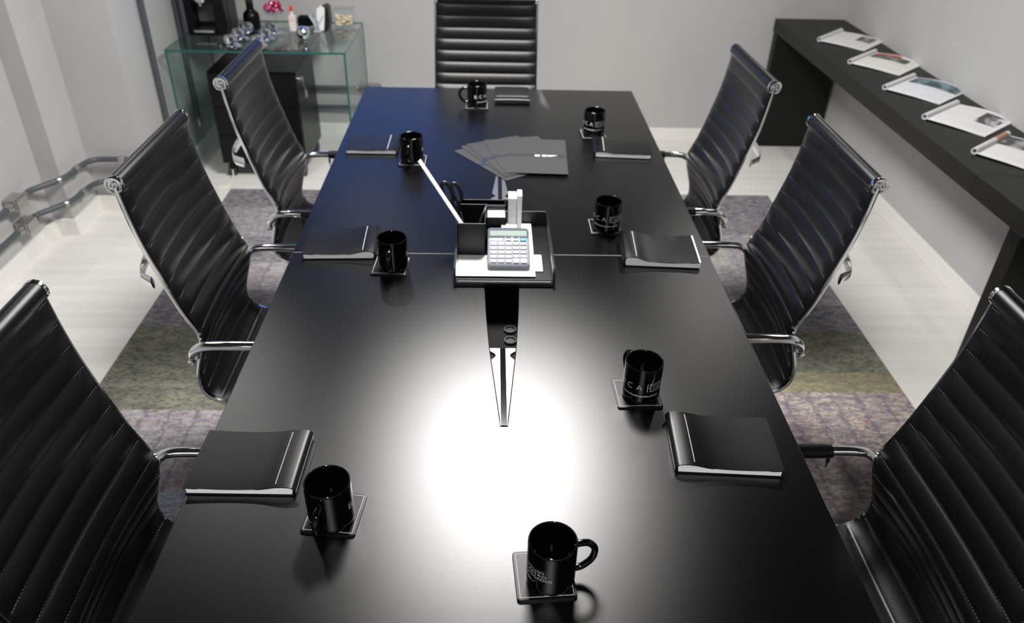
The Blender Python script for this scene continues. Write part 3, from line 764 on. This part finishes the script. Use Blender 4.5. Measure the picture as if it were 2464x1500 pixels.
# scissors
o = thing('scissors', 'black-handled scissors standing blades down in the pen box behind the ruler', 'scissors', (-.104, 2.012, .775))
def loop(cx, cz, a, l, w_):
    return [(cx+w_*cos(k*pi/10)*cos(a)+l*sin(k*pi/10)*sin(a), 0, cz-w_*cos(k*pi/10)*sin(a)+l*sin(k*pi/10)*cos(a)) for k in range(21)]
ax = -.36
b = MB()
for s_, cx, cz, l in ((-1, -.054, .148, .031), (1, -.029, .146, .028)):
    b.tube([(x, s_*.0025, z) for x, y, z in loop(cx, cz, ax, l, .0125)], .0056, 10, cap=False)
    b.tube([(cx+.006-s_*.001, s_*.0025, cz-l+.003), (-.024+s_*.002, s_*.002, .090), (-.020, 0, .070)], [.005, .0055, .0045], 10)
b.build('handles', M_black, o)
b = MB()
for s_ in (-1, 1):
    b.add([(-.0265, s_*.0012, .085), (-.0155, s_*.0012, .085), (.004+s_*.002, s_*.0012, -.005), (.002+s_*.002, s_*.0012, -.005)]+[(-.0265, s_*.0024, .085), (-.0155, s_*.0024, .085), (.004+s_*.002, s_*.0024, -.005), (.002+s_*.002, s_*.0024, -.005)],
          [(0, 1, 2, 3), (7, 6, 5, 4), (0, 4, 5, 1), (1, 5, 6, 2), (2, 6, 7, 3), (3, 7, 4, 0)])
b.build('blades', M_alu, o, smooth=False)
b = MB(); b.lathe([(.004, -.004), (.004, .004)], 14, Matrix.Translation((-.020, 0, .072)) @ Matrix.Rotation(pi/2, 4, 'X')); b.build('pivot_screw', M_chrome, o)
# pen
M_pen = mat('steel_blue_pen', (.10, .20, .26), .25, .5)
o = thing('ballpoint_pen', 'slim blue-grey pen with a metal clip leaning in the pen box', 'pen', (-.084, 2.020, .768))
b = MB(); b.tube([(0, 0, 0), (.0015, 0, .006), (.034, .004, .108), (.035, .004, .113)], [.0008, .0032, .0032, .0020], 14); b.build('barrel', M_pen, o)
b = MB(); b.tube([(.0335, -.001, .108), (.032, -.0025, .104), (.024, -.0035, .076)], .0011, 8); b.build('clip', M_chrome, o)

# ------------------------------------------------------------------ console and magazines
T = thing('wall_console', 'long charcoal console table along the right wall carrying open magazines', 'console table', (1.89, 3.6, 0))
def cb(name, x0, x1, y0, y1, z0, z1, lab=None):
    b = MB(); b.box(x0-1.89, x1-1.89, y0-3.6, y1-3.6, z0, z1, .0012); return b.build(name, M_console, T)
YJ = 2.52
cb('console_top', 1.675, 2.098, YJ+.0006, YB-.001, .705, .778); 
cb('leg_panel', 1.675, 2.078, YB-.085, YB-.020, .0005, .7045)
T2 = thing('wall_console', 'near module of the charcoal console with its panel leg beside the nearest right chair', 'console table', (1.89, 1.6, 0))
def cb2(name, x0, x1, y0, y1, z0, z1):
    b = MB(); b.box(x0-1.89, x1-1.89, y0-1.6, y1-1.6, z0, z1, .0012); return b.build(name, M_console, T2)
cb2('console_top', 1.675, 2.098, .55, YJ-.0006, .705, .778); cb2('leg_panel', 1.835, 2.078, 2.40, 2.475, .0005, .7045); cb2('leg_panel', 1.675, 2.078, .60, .665, .0005, .7045)

def page_mat(name, pics, tint=(.74, .74, .74)):
    """pics: (u0,u1,v0,v1, colourA, colourB, scale) photo blocks; fine grey text lines elsewhere"""
    m = mat(name, tint, .45); nt = m.node_tree; b = nt.nodes['Principled BSDF']; L = nt.links
    uv = nt.nodes.new('ShaderNodeUVMap'); sp = nt.nodes.new('ShaderNodeSeparateXYZ'); L.new(uv.outputs[0], sp.inputs[0])
    def math_(op, a, bb, c=None):
        n = nt.nodes.new('ShaderNodeMath'); n.operation = op
        for i, v in enumerate((a, bb)):
            if isinstance(v, (int, float)): n.inputs[i].default_value = v
            else: L.new(v, n.inputs[i])
        return n.outputs[0]
    def rng(s, a, c): return math_('MULTIPLY', math_('GREATER_THAN', s, a), math_('LESS_THAN', s, c))
    def mix(f, a, c):
        x = nt.nodes.new('ShaderNodeMixRGB'); L.new(f, x.inputs[0])
        for i, v in ((1, a), (2, c)):
            if isinstance(v, tuple): x.inputs[i].default_value = (*v, 1)
            else: L.new(v, x.inputs[i])
        return x.outputs[0]
    U, V = sp.outputs[0], sp.outputs[1]
    ln = math_('LESS_THAN', math_('FRACT', math_('MULTIPLY', U, 46), 0), .45)
    cols = math_('GREATER_THAN', math_('FRACT', math_('MULTIPLY', V, 3.0), 0), .12)
    txt = math_('MULTIPLY', math_('MULTIPLY', ln, cols), math_('MULTIPLY', rng(U, .10, .94), rng(V, .06, .94)))
    no = nt.nodes.new('ShaderNodeTexNoise'); no.inputs['Scale'].default_value = 70; L.new(uv.outputs[0], no.inputs['Vector'])
    txt = math_('MULTIPLY', txt, math_('MULTIPLY', no.outputs[0], .62))
    col = mix(txt, tint, (.34, .34, .35))
    for u0, u1, v0, v1, ca, cb_, sc in pics:
        n = nt.nodes.new('ShaderNodeTexNoise'); n.inputs['Scale'].default_value = sc; n.inputs['Detail'].default_value = 4; L.new(uv.outputs[0], n.inputs['Vector'])
        r = nt.nodes.new('ShaderNodeValToRGB'); r.color_ramp.elements[0].position = .46; r.color_ramp.elements[1].position = .60
        r.color_ramp.elements[0].color = (*ca, 1); r.color_ramp.elements[1].color = (*cb_, 1); L.new(n.outputs[0], r.inputs[0])
        col = mix(math_('MULTIPLY', rng(U, u0, u1), rng(V, v0, v1)), col, r.outputs[0])
    L.new(col, b.inputs['Base Color']); return m
MG = 'magazines rolled back to a page on the console'
def magazine(roll_near, roll_far, length, m, label, m_roll=None, wave=.006):
    """roll along one edge, page spreading away from it (local +x), roll axis along local y"""
    a = Vector((*roll_near, 0)); c = Vector((*roll_far, 0)); ax = (c-a); Wd = ax.length; rz = math.atan2(ax.y, ax.x)-pi/2
    mid = (a+c)/2
    o = thing('magazine', label, 'magazine', (mid.x, mid.y, .7785), rz, MG)
    rr = .0125; n = 20
    def prof(off, q):
        pts = []
        for k in range(n+1):          # page from far edge back to the roll
            u = 1-k/n; x = rr+u*(length-rr)
            z = .0045+.004*sin(pi*min(1, u*1.1))+wave*q*sin(pi*u)**2+.006*(1-u)**3
            pts.append(Vector((x, 0, z+off)))
        return pts
    rows_t = []; rows_b = []; ny = 10
    for j in range(ny+1):
        v = j/ny; q = v**2
        T_ = prof(.0, q); B_ = [Vector((p.x+.0, 0, max(.0004, p.z-.0042))) for p in T_]
        y = -Wd/2+Wd*v
        rows_t.append([Vector((p.x, y-.004*(1-v)*(p.x/length), p.z)) for p in T_]); rows_b.append([Vector((p.x, y-.004*(1-v)*(p.x/length), p.z)) for p in B_])
    b = MB(); A = b.grid(rows_t); B = b.grid(rows_b); k = n+1
    for i in range(n): b.f.append((A+i, A+i+1, B+i+1, B+i)); b.mi.append(1); q = ny*k; b.f.append((A+q+i, B+q+i, B+q+i+1, A+q+i+1)); b.mi.append(1)
    for j in range(ny): b.f.append((A+j*k, B+j*k, B+(j+1)*k, A+(j+1)*k)); b.mi.append(1)
    ob = b.build('open_page', [m, M_pages], o, angle=60)
    uvl = ob.data.uv_layers.new(name='UVMap')
    for lp in ob.data.loops:
        co = ob.data.vertices[lp.vertex_index].co; uvl.data[lp.index].uv = (co.x/length, co.y/Wd+.5)
    b = MB(); t = .0042; prof2 = [(rr, -Wd/2-.001), (rr, Wd/2+.001), (rr-t, Wd/2+.001), (rr-t, -Wd/2-.001), (rr, -Wd/2-.001)]
    b.lathe(prof2, 28, Matrix.Translation((rr*.55, 0, rr+.0003)) @ Matrix.Rotation(-pi/2, 4, 'X'), cap=False)
    b.build('rolled_cover', m_roll or M_paperroll, o, angle=60)
    return o
M_paperroll = mat('printed_roll', (.66, .66, .67), .45, vary=(5, (.50, .50, .51), .45, .65, (30, .4, 30)))
M_photoroll = mat('photo_roll', (.05, .05, .06), .4, vary=(9, (.42, .22, .14), .45, .55, (1, 1.6, 1)))
P1 = page_mat('page_one', [(.55, .86, .52, .92, (.04, .045, .05), (.35, .28, .26), 5)])
P2 = page_mat('page_two', [(.10, .80, .62, .88, (.035, .035, .03), (.22, .20, .18), 6), (.10, .60, .88, .97, (.50, .05, .04), (.60, .10, .06), 3)], (.74, .735, .70))
P3 = page_mat('page_three', [(.12, .97, .62, .97, (.03, .06, .08), (.16, .26, .28), 5)], (.72, .73, .78))
P4 = page_mat('page_four', [(.58, .92, .42, .90, (.05, .04, .04), (.62, .62, .68), 4)])
P5 = page_mat('page_five', [(.08, .95, .55, .97, (.04, .045, .06), (.36, .32, .32), 4)])
magazine((1.745, 4.335), (1.945, 4.545), .262, P1, 'magazine open at a page with one small dark photo, farthest along the console', wave=.002)
magazine((1.748, 3.905), (1.958, 4.107), .262, P2, 'magazine with a red banner over a grey photo, second farthest', wave=.008)
magazine((1.748, 3.490), (1.968, 3.680), .262, P3, 'magazine with a wide blue-green photo, middle of the row on the console', wave=.010)
magazine((1.748, 3.098), (1.978, 3.286), .255, P4, 'magazine with a white and black photo near its corner, fourth along the console', wave=.006)
magazine((1.760, 2.722), (1.990, 2.908), .255, P5, 'magazine nearest the camera on the console, its roll showing a coloured photo', m_roll=None, wave=.004)
b = MB()
b.lathe([(.01275, .03), (.01275, .125), (.0126, .125), (.0126, .03), (.01275, .03)], 28, Matrix.Translation((.0069, 0, .0128)) @ Matrix.Rotation(-pi/2, 4, 'X'), cap=False)
b.build('cover_photo', M_photoroll, [o for o in COL.objects if o.name.startswith('magazine')][-1])

# ------------------------------------------------------------------ glass table with rolling cabinet
GX0, GX1, GY0, GY1, GZ = -1.722, -.795, 4.125, 4.79, .728
T = thing('glass_side_table', 'clear bent-glass side table with green edges in the left back corner', 'table', ((GX0+GX1)/2, (GY0+GY1)/2, 0))
def gl(x0, x1, y0, y1, z0, z1, nm, edge):
    cx, cy = (GX0+GX1)/2, (GY0+GY1)/2
    b = MB(); b.box(x0-cx, x1-cx, y0-cy, y1-cy, z0, z1)
    for i in range(len(b.f)):
        c = [sum(b.v[k][a] for k in b.f[i])/len(b.f[i]) for a in range(3)]
        d = ((c[0]-(x0+x1)/2+cx)/(x1-x0), (c[1]-(y0+y1)/2+cy)/(y1-y0), (c[2]-(z0+z1)/2)/(z1-z0)); ax_ = max(range(3), key=lambda a: abs(d[a]))
        if ax_ in edge: b.mi[i] = 1
    return b.build(nm, [M_glass, M_glassedge], T, smooth=False)
gt = .010
gl(GX0, GX1, GY0, GY1, GZ-gt, GZ, 'glass_top', (0, 1))
gl(GX0, GX0+gt, GY0, GY1, .0005, GZ-gt, 'glass_side', (1,)); gl(GX1-gt, GX1, GY0, GY1, .0005, GZ-gt, 'glass_side', (1,))
cab = thing('rolling_cabinet', 'black drawer cabinet on casters under the glass side table', 'cabinet', (-1.315, 4.40, 0))
b = MB(); b.box(-.235, .235, -.215, .225, .085, .605, .003); b.build('cabinet_body', M_ped, cab)
for z0, z1 in ((.095, .2545), (.256, .4145), (.416, .598)):
    b = MB(); b.box(-.231, .231, -.233, -.2155, z0, z1, .003); d = b.build('drawer', M_ped, cab)
    b = MB(); b.box(-.07, .07, -.238, -.2335, z1-.022, z1-.010, .002); b.build('drawer_pull', M_black, d)
b = MB(); b.lathe([(.010, 0), (.010, .014), (.008, .016), (.0001, .016)], 18, Matrix.Translation((.2352, -.175, .560)) @ Matrix.Rotation(pi/2, 4, 'Y')); lk = b.build('lock', M_chrome, cab)
b = MB(); b.box(.2515, .264, -.179, -.171, .548, .572, .002); b.tube([(.258, -.175, .549), (.262, -.172, .520), (.268, -.170, .495)], .0028, 8); b.box(.262, .276, -.173, -.167, .455, .497, .002); b.build('keys', M_galv, lk)
for sx in (-.20, .20):
    for sy in (-.18, .19):
        b = MB(); 
        b.tube([(sx, sy, .085), (sx, sy, .066)], .010, 12); b.box(sx-.017, sx+.017, sy-.020, sy+.022, .056, .068, .004)
        cst = b.build('caster', M_black, cab)
        for s_ in (-1, 1):
            b = MB(); b.lathe([(.020, -.007), (.027, -.007), (.029, -.004), (.029, .004), (.027, .007), (.020, .007)], 22, Matrix.Translation((sx+s_*.013, sy, .0295)) @ Matrix.Rotation(pi/2, 4, 'Y')); b.build('wheel', M_rubber, cst)
b = MB(); b.tube([(x, y, z) for x, y, z in catmull([(-1.505, 4.175, .05), (-1.50, 4.16, .02), (-1.50, 4.11, .004), (-1.515, 4.04, .004)], 6)], .003, 8); b.box(-1.545, -1.485, 4.005, 4.04, .0005, .014, .003)
tag(b.build('white_cable', M_base), 'thin white cable with a flat plug on the floor in front of the rolling cabinet', 'cable')

GT = GZ+.0004
# coffee machine
T = thing('coffee_machine', 'tall black capsule coffee machine with a chrome knob on the glass side table', 'coffee machine', (-1.584, 4.51, GT))
b = MB(); b.box(-.105, .105, -.02, .14, 0, .36, .008); b.box(-.105, -.062, -.10, -.019, 0, .36, .006); b.box(.050, .105, -.10, -.019, 0, .36, .006); b.box(-.0615, .0495, -.10, -.019, .168, .36, .006); b.box(-.0615, .0495, -.10, -.019, 0, .030, .005); b.build('housing', M_ped, T, angle=30)
b = MB(); b.box(-.058, .046, -.0225, -.0205, .060, .167, .0005); b.build('recess_panel', mat('graphite_panel', (.05, .05, .055), .45), T)
b = MB(); b.box(-.060, .048, -.135, -.098, .026, .038, .003); b.box(-.055, .043, -.096, -.025, .031, .035, .001); b.build('drip_tray', M_alu, T)
b = MB(); b.lathe([(.0001, .018), (.012, .018), (.018, .014), (.032, .010), (.034, .004), (.034, 0)], 32, Matrix.Translation((-.006, -.100, .205)) @ Matrix.Rotation(pi/2, 4, 'X')); b.build('knob', M_chrome, T)
b = MB(); b.tube([(-.006, -.112, .190), (-.006, -.112, .160)], [.009, .006], 16); b.build('spout', M_chrome, T)
# black thermos shaped bottle
T = thing('bottle', 'black long-necked bottle behind the chrome cups', 'bottle', (-1.385, 4.585, GT)); T.scale = (.86, .86, .93)
b = MB(); b.lathe([(.0001, 0), (.050, 0), (.053, .004), (.053, .075), (.047, .095), (.030, .108), (.0235, .118), (.022, .20), (.0001, .20)], 36); b.build('bottle_body', M_ped, T)
b = MB(); b.box(-.0195, .0195, -.023, .012, .150, .202, .003); b.build('cap', M_black, T)
# dish of pink sweets
T = thing('sweet_dish', 'stemmed glass dish heaped with shiny pink wrapped sweets', 'dish', (-1.258, 4.60, GT))
b = MB(); b.lathe([(.0001, 0), (.045, 0), (.045, .002), (.006, .006), (.004, .012), (.004, .063), (.010, .070), (.045, .083), (.062, .106), (.060, .108), (.043, .086), (.008, .074), (.0001, .074)], 36, cap=False); b.build('glass_dish', M_clear, T)
sw = [mat('pink_foil', (.72, .05, .20), .22, .6), mat('pale_pink_foil', (.85, .35, .50), .2, .6), mat('crimson_foil', (.40, .01, .04), .25, .5)]
swb = []
for i in range(44):
    a = random.random()*2*pi; r = .052*math.sqrt(random.random()); z = .098+.020*random.random()+(.030*(1-(r/.052)**2) if i > 14 else 0)
    swb.append((r*cos(a), r*sin(a), z))
protos = []
for k in range(3):
    b = MB(); bm = bmesh.new(); bmesh.ops.create_icosphere(bm, subdivisions=2, radius=.0098)
    for v in bm.verts: v.co.x *= 1.25; v.co.z *= .75; v.co *= 1+.14*(random.random()-.5)
    b.frombm(bm); b.add([(-.018, -.006, .003), (-.018, .006, -.002), (-.010, .001, 0)], [(0, 1, 2)]); b.add([(.018, -.006, -.003), (.018, .006, .003), (.010, 0, 0)], [(0, 1, 2)])
    protos.append(b.build('wrapped_sweet', sw[k], smooth=False, recalc=False))
for i, (x, y, z) in enumerate(swb):
    o = protos[i] if i < 3 else protos[i % 3].copy()
    if i >= 3: COL.objects.link(o)
    o.location = (-1.258+x, 4.60+y, GT+z); o.rotation_euler = (random.random(), random.random(), random.random()*6)
    tag(o, 'shiny pink or crimson wrapped sweet heaped in the stemmed glass dish', 'sweet', 'wrapped sweets in the glass dish')
# sweetener bottle
T = thing('sweetener_bottle', 'small white squeeze bottle with a red cap behind the chrome sugar pot', 'bottle', (-1.153, 4.56, GT))
b = MB(); b.prism(rrect(-.020, .020, -.012, .012, .009), 0, .085, .006); b.lathe([(.010, .082), (.008, .105), (.0065, .108)], 16); b.build('bottle_body', mat('milky_plastic', (.72, .70, .71), .35), T)
b = MB(); b.box(-.0165, .0165, -.0129, -.0121, .022, .078, 0); b.build('paper_label', mat('pale_red_label', (.80, .74, .72), .5, vary=(60, (.75, .30, .25), .52, .62, (1, 1, 1.5))), T, smooth=False)
b = MB(); b.lathe([(.0001, .134), (.006, .134), (.0075, .130), (.0095, .106), (.0001, .106)], 20); b.build('cap', mat('red_cap', (.75, .03, .008), .4), T)
# chrome sugar pot
T = thing('sugar_pot', 'round mirror chrome pot standing alone on the glass side table', 'pot', (-1.060, 4.385, GT))
b = MB(); b.lathe([(.0001, 0), (.014, 0), (.018, .003), (.030, .012), (.037, .028), (.038, .036), (.036, .044)], 40, cap=False); b.build('pot_body', M_chrome, T)
b = MB(); b.lathe([(.036, .0442), (.033, .053), (.024, .062), (.010, .067), (.0001, .068)], 40, cap=False); b.build('lid', M_chrome, T)
# white letter-like holder and black box behind it
T = thing('napkin_holder', 'pale grey Y-shaped napkin holder beside the chrome pot', 'holder', (-1.015, 4.56, GT))
M_pale = mat('pale_acrylic', (.50, .53, .58), .2)
b = MB(); b.box(-.022, .022, -.02, .02, 0, .004, .001)
for s_ in (-1, 1):
    p = [(s_*.004, .004), (s_*.010, .004), (s_*.012, .035), (s_*.042, .088), (s_*.034, .088), (s_*.004, .040)]
    if s_ < 0: p = p[::-1]
    n = len(p); b.add([(x, -.018, z) for x, z in p]+[(x, .018, z) for x, z in p], [tuple(range(n)), tuple(range(n, 2*n))[::-1]]+[(i, (i+1) % n, (i+1) % n+n, i+n) for i in range(n)])
b.build('holder_body', M_pale, T, smooth=False)
b = MB(); b.box(-1.150, -1.070, 4.665, 4.735, GT, GT+.048, .003); tag(b.build('small_black_box', M_void), 'small black box standing behind the white bottle on the glass side table', 'box')
# white and black dispenser
T = thing('capsule_dispenser', 'white-faced wedge with a black side standing before the cookie box', 'dispenser', (-.975, 4.59, GT))
pr = [(-.020, 0), (.012, 0), (.030, .055), (.026, .128), (-.004, .140), (-.030, .120), (-.034, .070)]
n = len(pr)
b = MB(); b.add([(x, -.030, z) for x, z in pr]+[(x*.6+.012, .05, z*.98) for x, z in pr], [tuple(range(n)), tuple(range(n, 2*n))[::-1]]+[(i, (i+1) % n, (i+1) % n+n, i+n) for i in range(n)])
b.build('dark_shell', M_black, T, angle=50)
b = MB(); pw = [(x*.97-.006, z*.985+.002) for x, z in [(-.020, .004), (.000, .004), (.008, .055), (.016, .125), (-.004, .140), (-.030, .120), (-.034, .070)]]
b.add([(x, -.036, z) for x, z in pw]+[(x, -.0302, z) for x, z in pw], [tuple(range(n)), tuple(range(n, 2*n))[::-1]]+[(i, (i+1) % n, (i+1) % n+n, i+n) for i in range(n)])
b.build('white_face', mat('gloss_white', (.82, .82, .81), .25), T, angle=50)
# cookie box
T = thing('acrylic_box', 'clear acrylic box half filled with pale cookies', 'box', (-.885, 4.68, GT))
b = MB(); b.box(-.058, .058, -.045, .045, 0, .098, .001)
b.build('box_body', M_clear, T, smooth=False)
b = MB(); b.box(-.060, .060, -.047, .047, .0985, .104, .001); b.build('lid', M_clear, T, smooth=False)
M_ck = mat('cookie', (.72, .58, .34), .8, vary=(40, (.80, .72, .54), .4, .7, (1, 1, 1)))
ckp = None
for i in range(36):
    if ckp is None:
        b = MB(); b.lathe([(.0001, -.004), (.013, -.004), (.015, -.001), (.014, .003), (.008, .005), (.0001, .0055)], 14); ckp = b.build('cookie', M_ck); o = ckp
    else: o = ckp.copy(); COL.objects.link(o)
    o.location = (-.885+random.uniform(-.040, .040), 4.68+random.uniform(-.029, .029), GT+.014+.0115*(i//8)); o.rotation_euler = (random.uniform(-.5, .5), random.uniform(-.5, .5), 0)
    tag(o, 'pale round cookie piled inside the clear acrylic box', 'cookie', 'cookies in the acrylic box')
# chrome espresso cups
cp = None
for i, (x, y) in enumerate([(-1.398, 4.190), (-1.394, 4.328), (-1.387, 4.466), (-1.258, 4.195), (-1.252, 4.333), (-1.246, 4.471)]):
    if cp is None:
        cp = thing('espresso_cup', 'cup', 'cup')
        b = MB(); b.lathe([(.0001, 0), (.030, 0), (.052, .005), (.053, .007), (.030, .003), (.0001, .003)], 36, cap=False); b.build('saucer', M_chrome, cp)
        b = MB(); b.lathe([(.0001, .0045), (.016, .0045), (.022, .012), (.0275, .028), (.029, .048), (.0275, .049), (.0262, .030), (.019, .012), (.0001, .008)], 36, cap=False); b.build('cup_body', M_chrome, cp)
        b = MB(); b.tube(catmull([(.026, 0, .042), (.038, 0, .041), (.043, 0, .030), (.036, 0, .019), (.024, 0, .017)], 5), .0028, 8); b.build('handle', M_chrome, cp)
        b = MB(); b.tube([(-.044, -.02, .0095), (.0, -.043, .012), (.040, -.036, .014)], [.0055, .0018, .0018], 8, ell=(1, .5)); b.build('spoon', M_chrome, cp)
        o = cp
    else: o = copy_tree(cp)
    o.location = (x, y, GT); o.rotation_euler = (0, 0, -.5); o.scale = (1.12, 1.12, 1.2)
    row = ['front', 'middle', 'rear'][i % 3]; side = 'left' if i < 3 else 'right'
    tag(o, 'mirror chrome espresso cup on saucer, %s one of the %s row' % (row, side), 'cup', 'chrome espresso cups on the glass side table')

# ------------------------------------------------------------------ conduits
def conduit(pts, r, label, fit=(), smooth=6):
    o = thing('wall_conduit', label, 'conduit', pts[0], 0, 'galvanised conduits on the walls')
    P = [Vector(p)-Vector(pts[0]) for p in (catmull(pts, smooth) if smooth else pts)]
    b = MB(); b.tube(P, r, 14); b.build('pipe', M_pipe, o)
    for p, d, L_, rr in fit:
        p = Vector(p)-Vector(pts[0]); d = Vector(d).normalized(); b = MB()
        b.tube([p-d*L_/2, p-d*L_*.35, p+d*L_*.35, p+d*L_/2], [rr*.85, rr, rr, rr*.85], 14); b.build('coupling', M_galv, o)
    return o
xa = XL+.035
for z, lab, yk in ((.305, 'upper grey conduit running along the left wall round the pilaster', 0.), (.185, 'lower grey conduit running along the left wall round the pilaster', .02)):
    conduit([(xa, -1.5, z), (xa, 1, z), (xa, 3.10+yk, z)], .0135, lab.replace('running along the left wall round the pilaster', 'on the left wall before its junction box'), smooth=0)
    conduit([(xa, 3.27+yk, z), (xa+.005, 3.32, z), (xa+.075, YS1-.045, z), (XS1+.035, YS1+.03, z), (XS1+.035, YS1+.14, z-.004), (XS1+.045, YS2-.075, z-.008), (XS1+.085, YS2-.040, z-.010), (XS2-.06, YS2-.035, z-.010), (XS2+.004, YS2-.034, z-.010)], .0135, lab, smooth=6,
            fit=[((XS1+.035, YS1+.09, z-.002), (0, 1, 0), .035, .0185), ((xa+.075, YS1-.045, z), (1, 1.1, 0), .02, .016), ((XS2-.10, YS2-.035, z-.010), (1, 0, 0), .03, .016)])
for i, (z, yk) in enumerate(((.305, 0.), (.185, .02))):
    o = thing('junction_box', ['cast metal junction box on the upper left wall conduit', 'cast metal junction box with brass threads on the lower left wall conduit'][i], 'junction box', (xa, 3.185+yk, z), 0, 'junction boxes on the left wall')
    b = MB(); b.box(-.030, .026, -.045, .045, -.030, .030, .007); b.build('box_body', M_galv, o)
    b = MB(); b.box(.0262, .032, -.040, .040, -.026, .026, .003); b.build('cover_plate', M_galv, o)
    for s_ in (-1, 1):
        b = MB(); b.lathe([(.016, 0), (.021, .004), (.021, .010), (.017, .014), (.017, .036), (.014, .038)], 18, Matrix.Translation((0, s_*.045, 0)) @ Matrix.Rotation(-s_*pi/2, 4, 'X')); b.build('hub', M_galv, o)
        if i and s_ > 0:
            for k in range(2):
                b = MB(); b.lathe([(.0172, 0), (.0185, .001), (.0185, .006), (.0172, .007)], 18, Matrix.Translation((0, .064+.012*k, 0)) @ Matrix.Rotation(-pi/2, 4, 'X')); tag(b.build('thread_ring', M_brass if k else M_void, o), 'dull brass ring' if k else 'black ring')
xp = XS2+.024
conduit([(xp, 4.065, .245), (xp, 4.065, CEIL)], .0135, 'vertical grey conduit nearest the pillar edge, left of the glass table', smooth=0, fit=[((xp, 4.065, .25), (0, 0, 1), .05, .0185)])
conduit([(xp, 4.50, .20), (xp, 4.50, CEIL)], .0135, 'vertical grey conduit behind the glass table, beside the coffee machine', smooth=0, fit=[((xp, 4.50, .21), (0, 0, 1), .05, .0185)])
for z, lab in ((.322, 'upper horizontal conduit on the back wall behind the glass table'), (.200, 'lower horizontal conduit on the back wall behind the glass table')):
    conduit([(XS2+.03, YB-.035, z), (-.80, YB-.035, z)], .0135, lab, smooth=0)
for z, lab in ((.322, 'upper bright metal box at the end of the back wall conduit'), (.200, 'lower bright metal box at the end of the back wall conduit')):
    o = thing('junction_box', lab, 'junction box', (-.765, YB-.035, z), 0, 'junction boxes on the back wall')
    b = MB(); b.box(-.034, .034, -.026, .030, -.026, .026, .007); b.build('box_body', M_galv, o)
    b = MB(); b.lathe([(.014, 0), (.019, .003), (.019, .010), (.015, .014), (.0001, .014)], 18, Matrix.Translation((.034, 0, 0)) @ Matrix.Rotation(pi/2, 4, 'Y')); b.build('hub', M_galv, o)
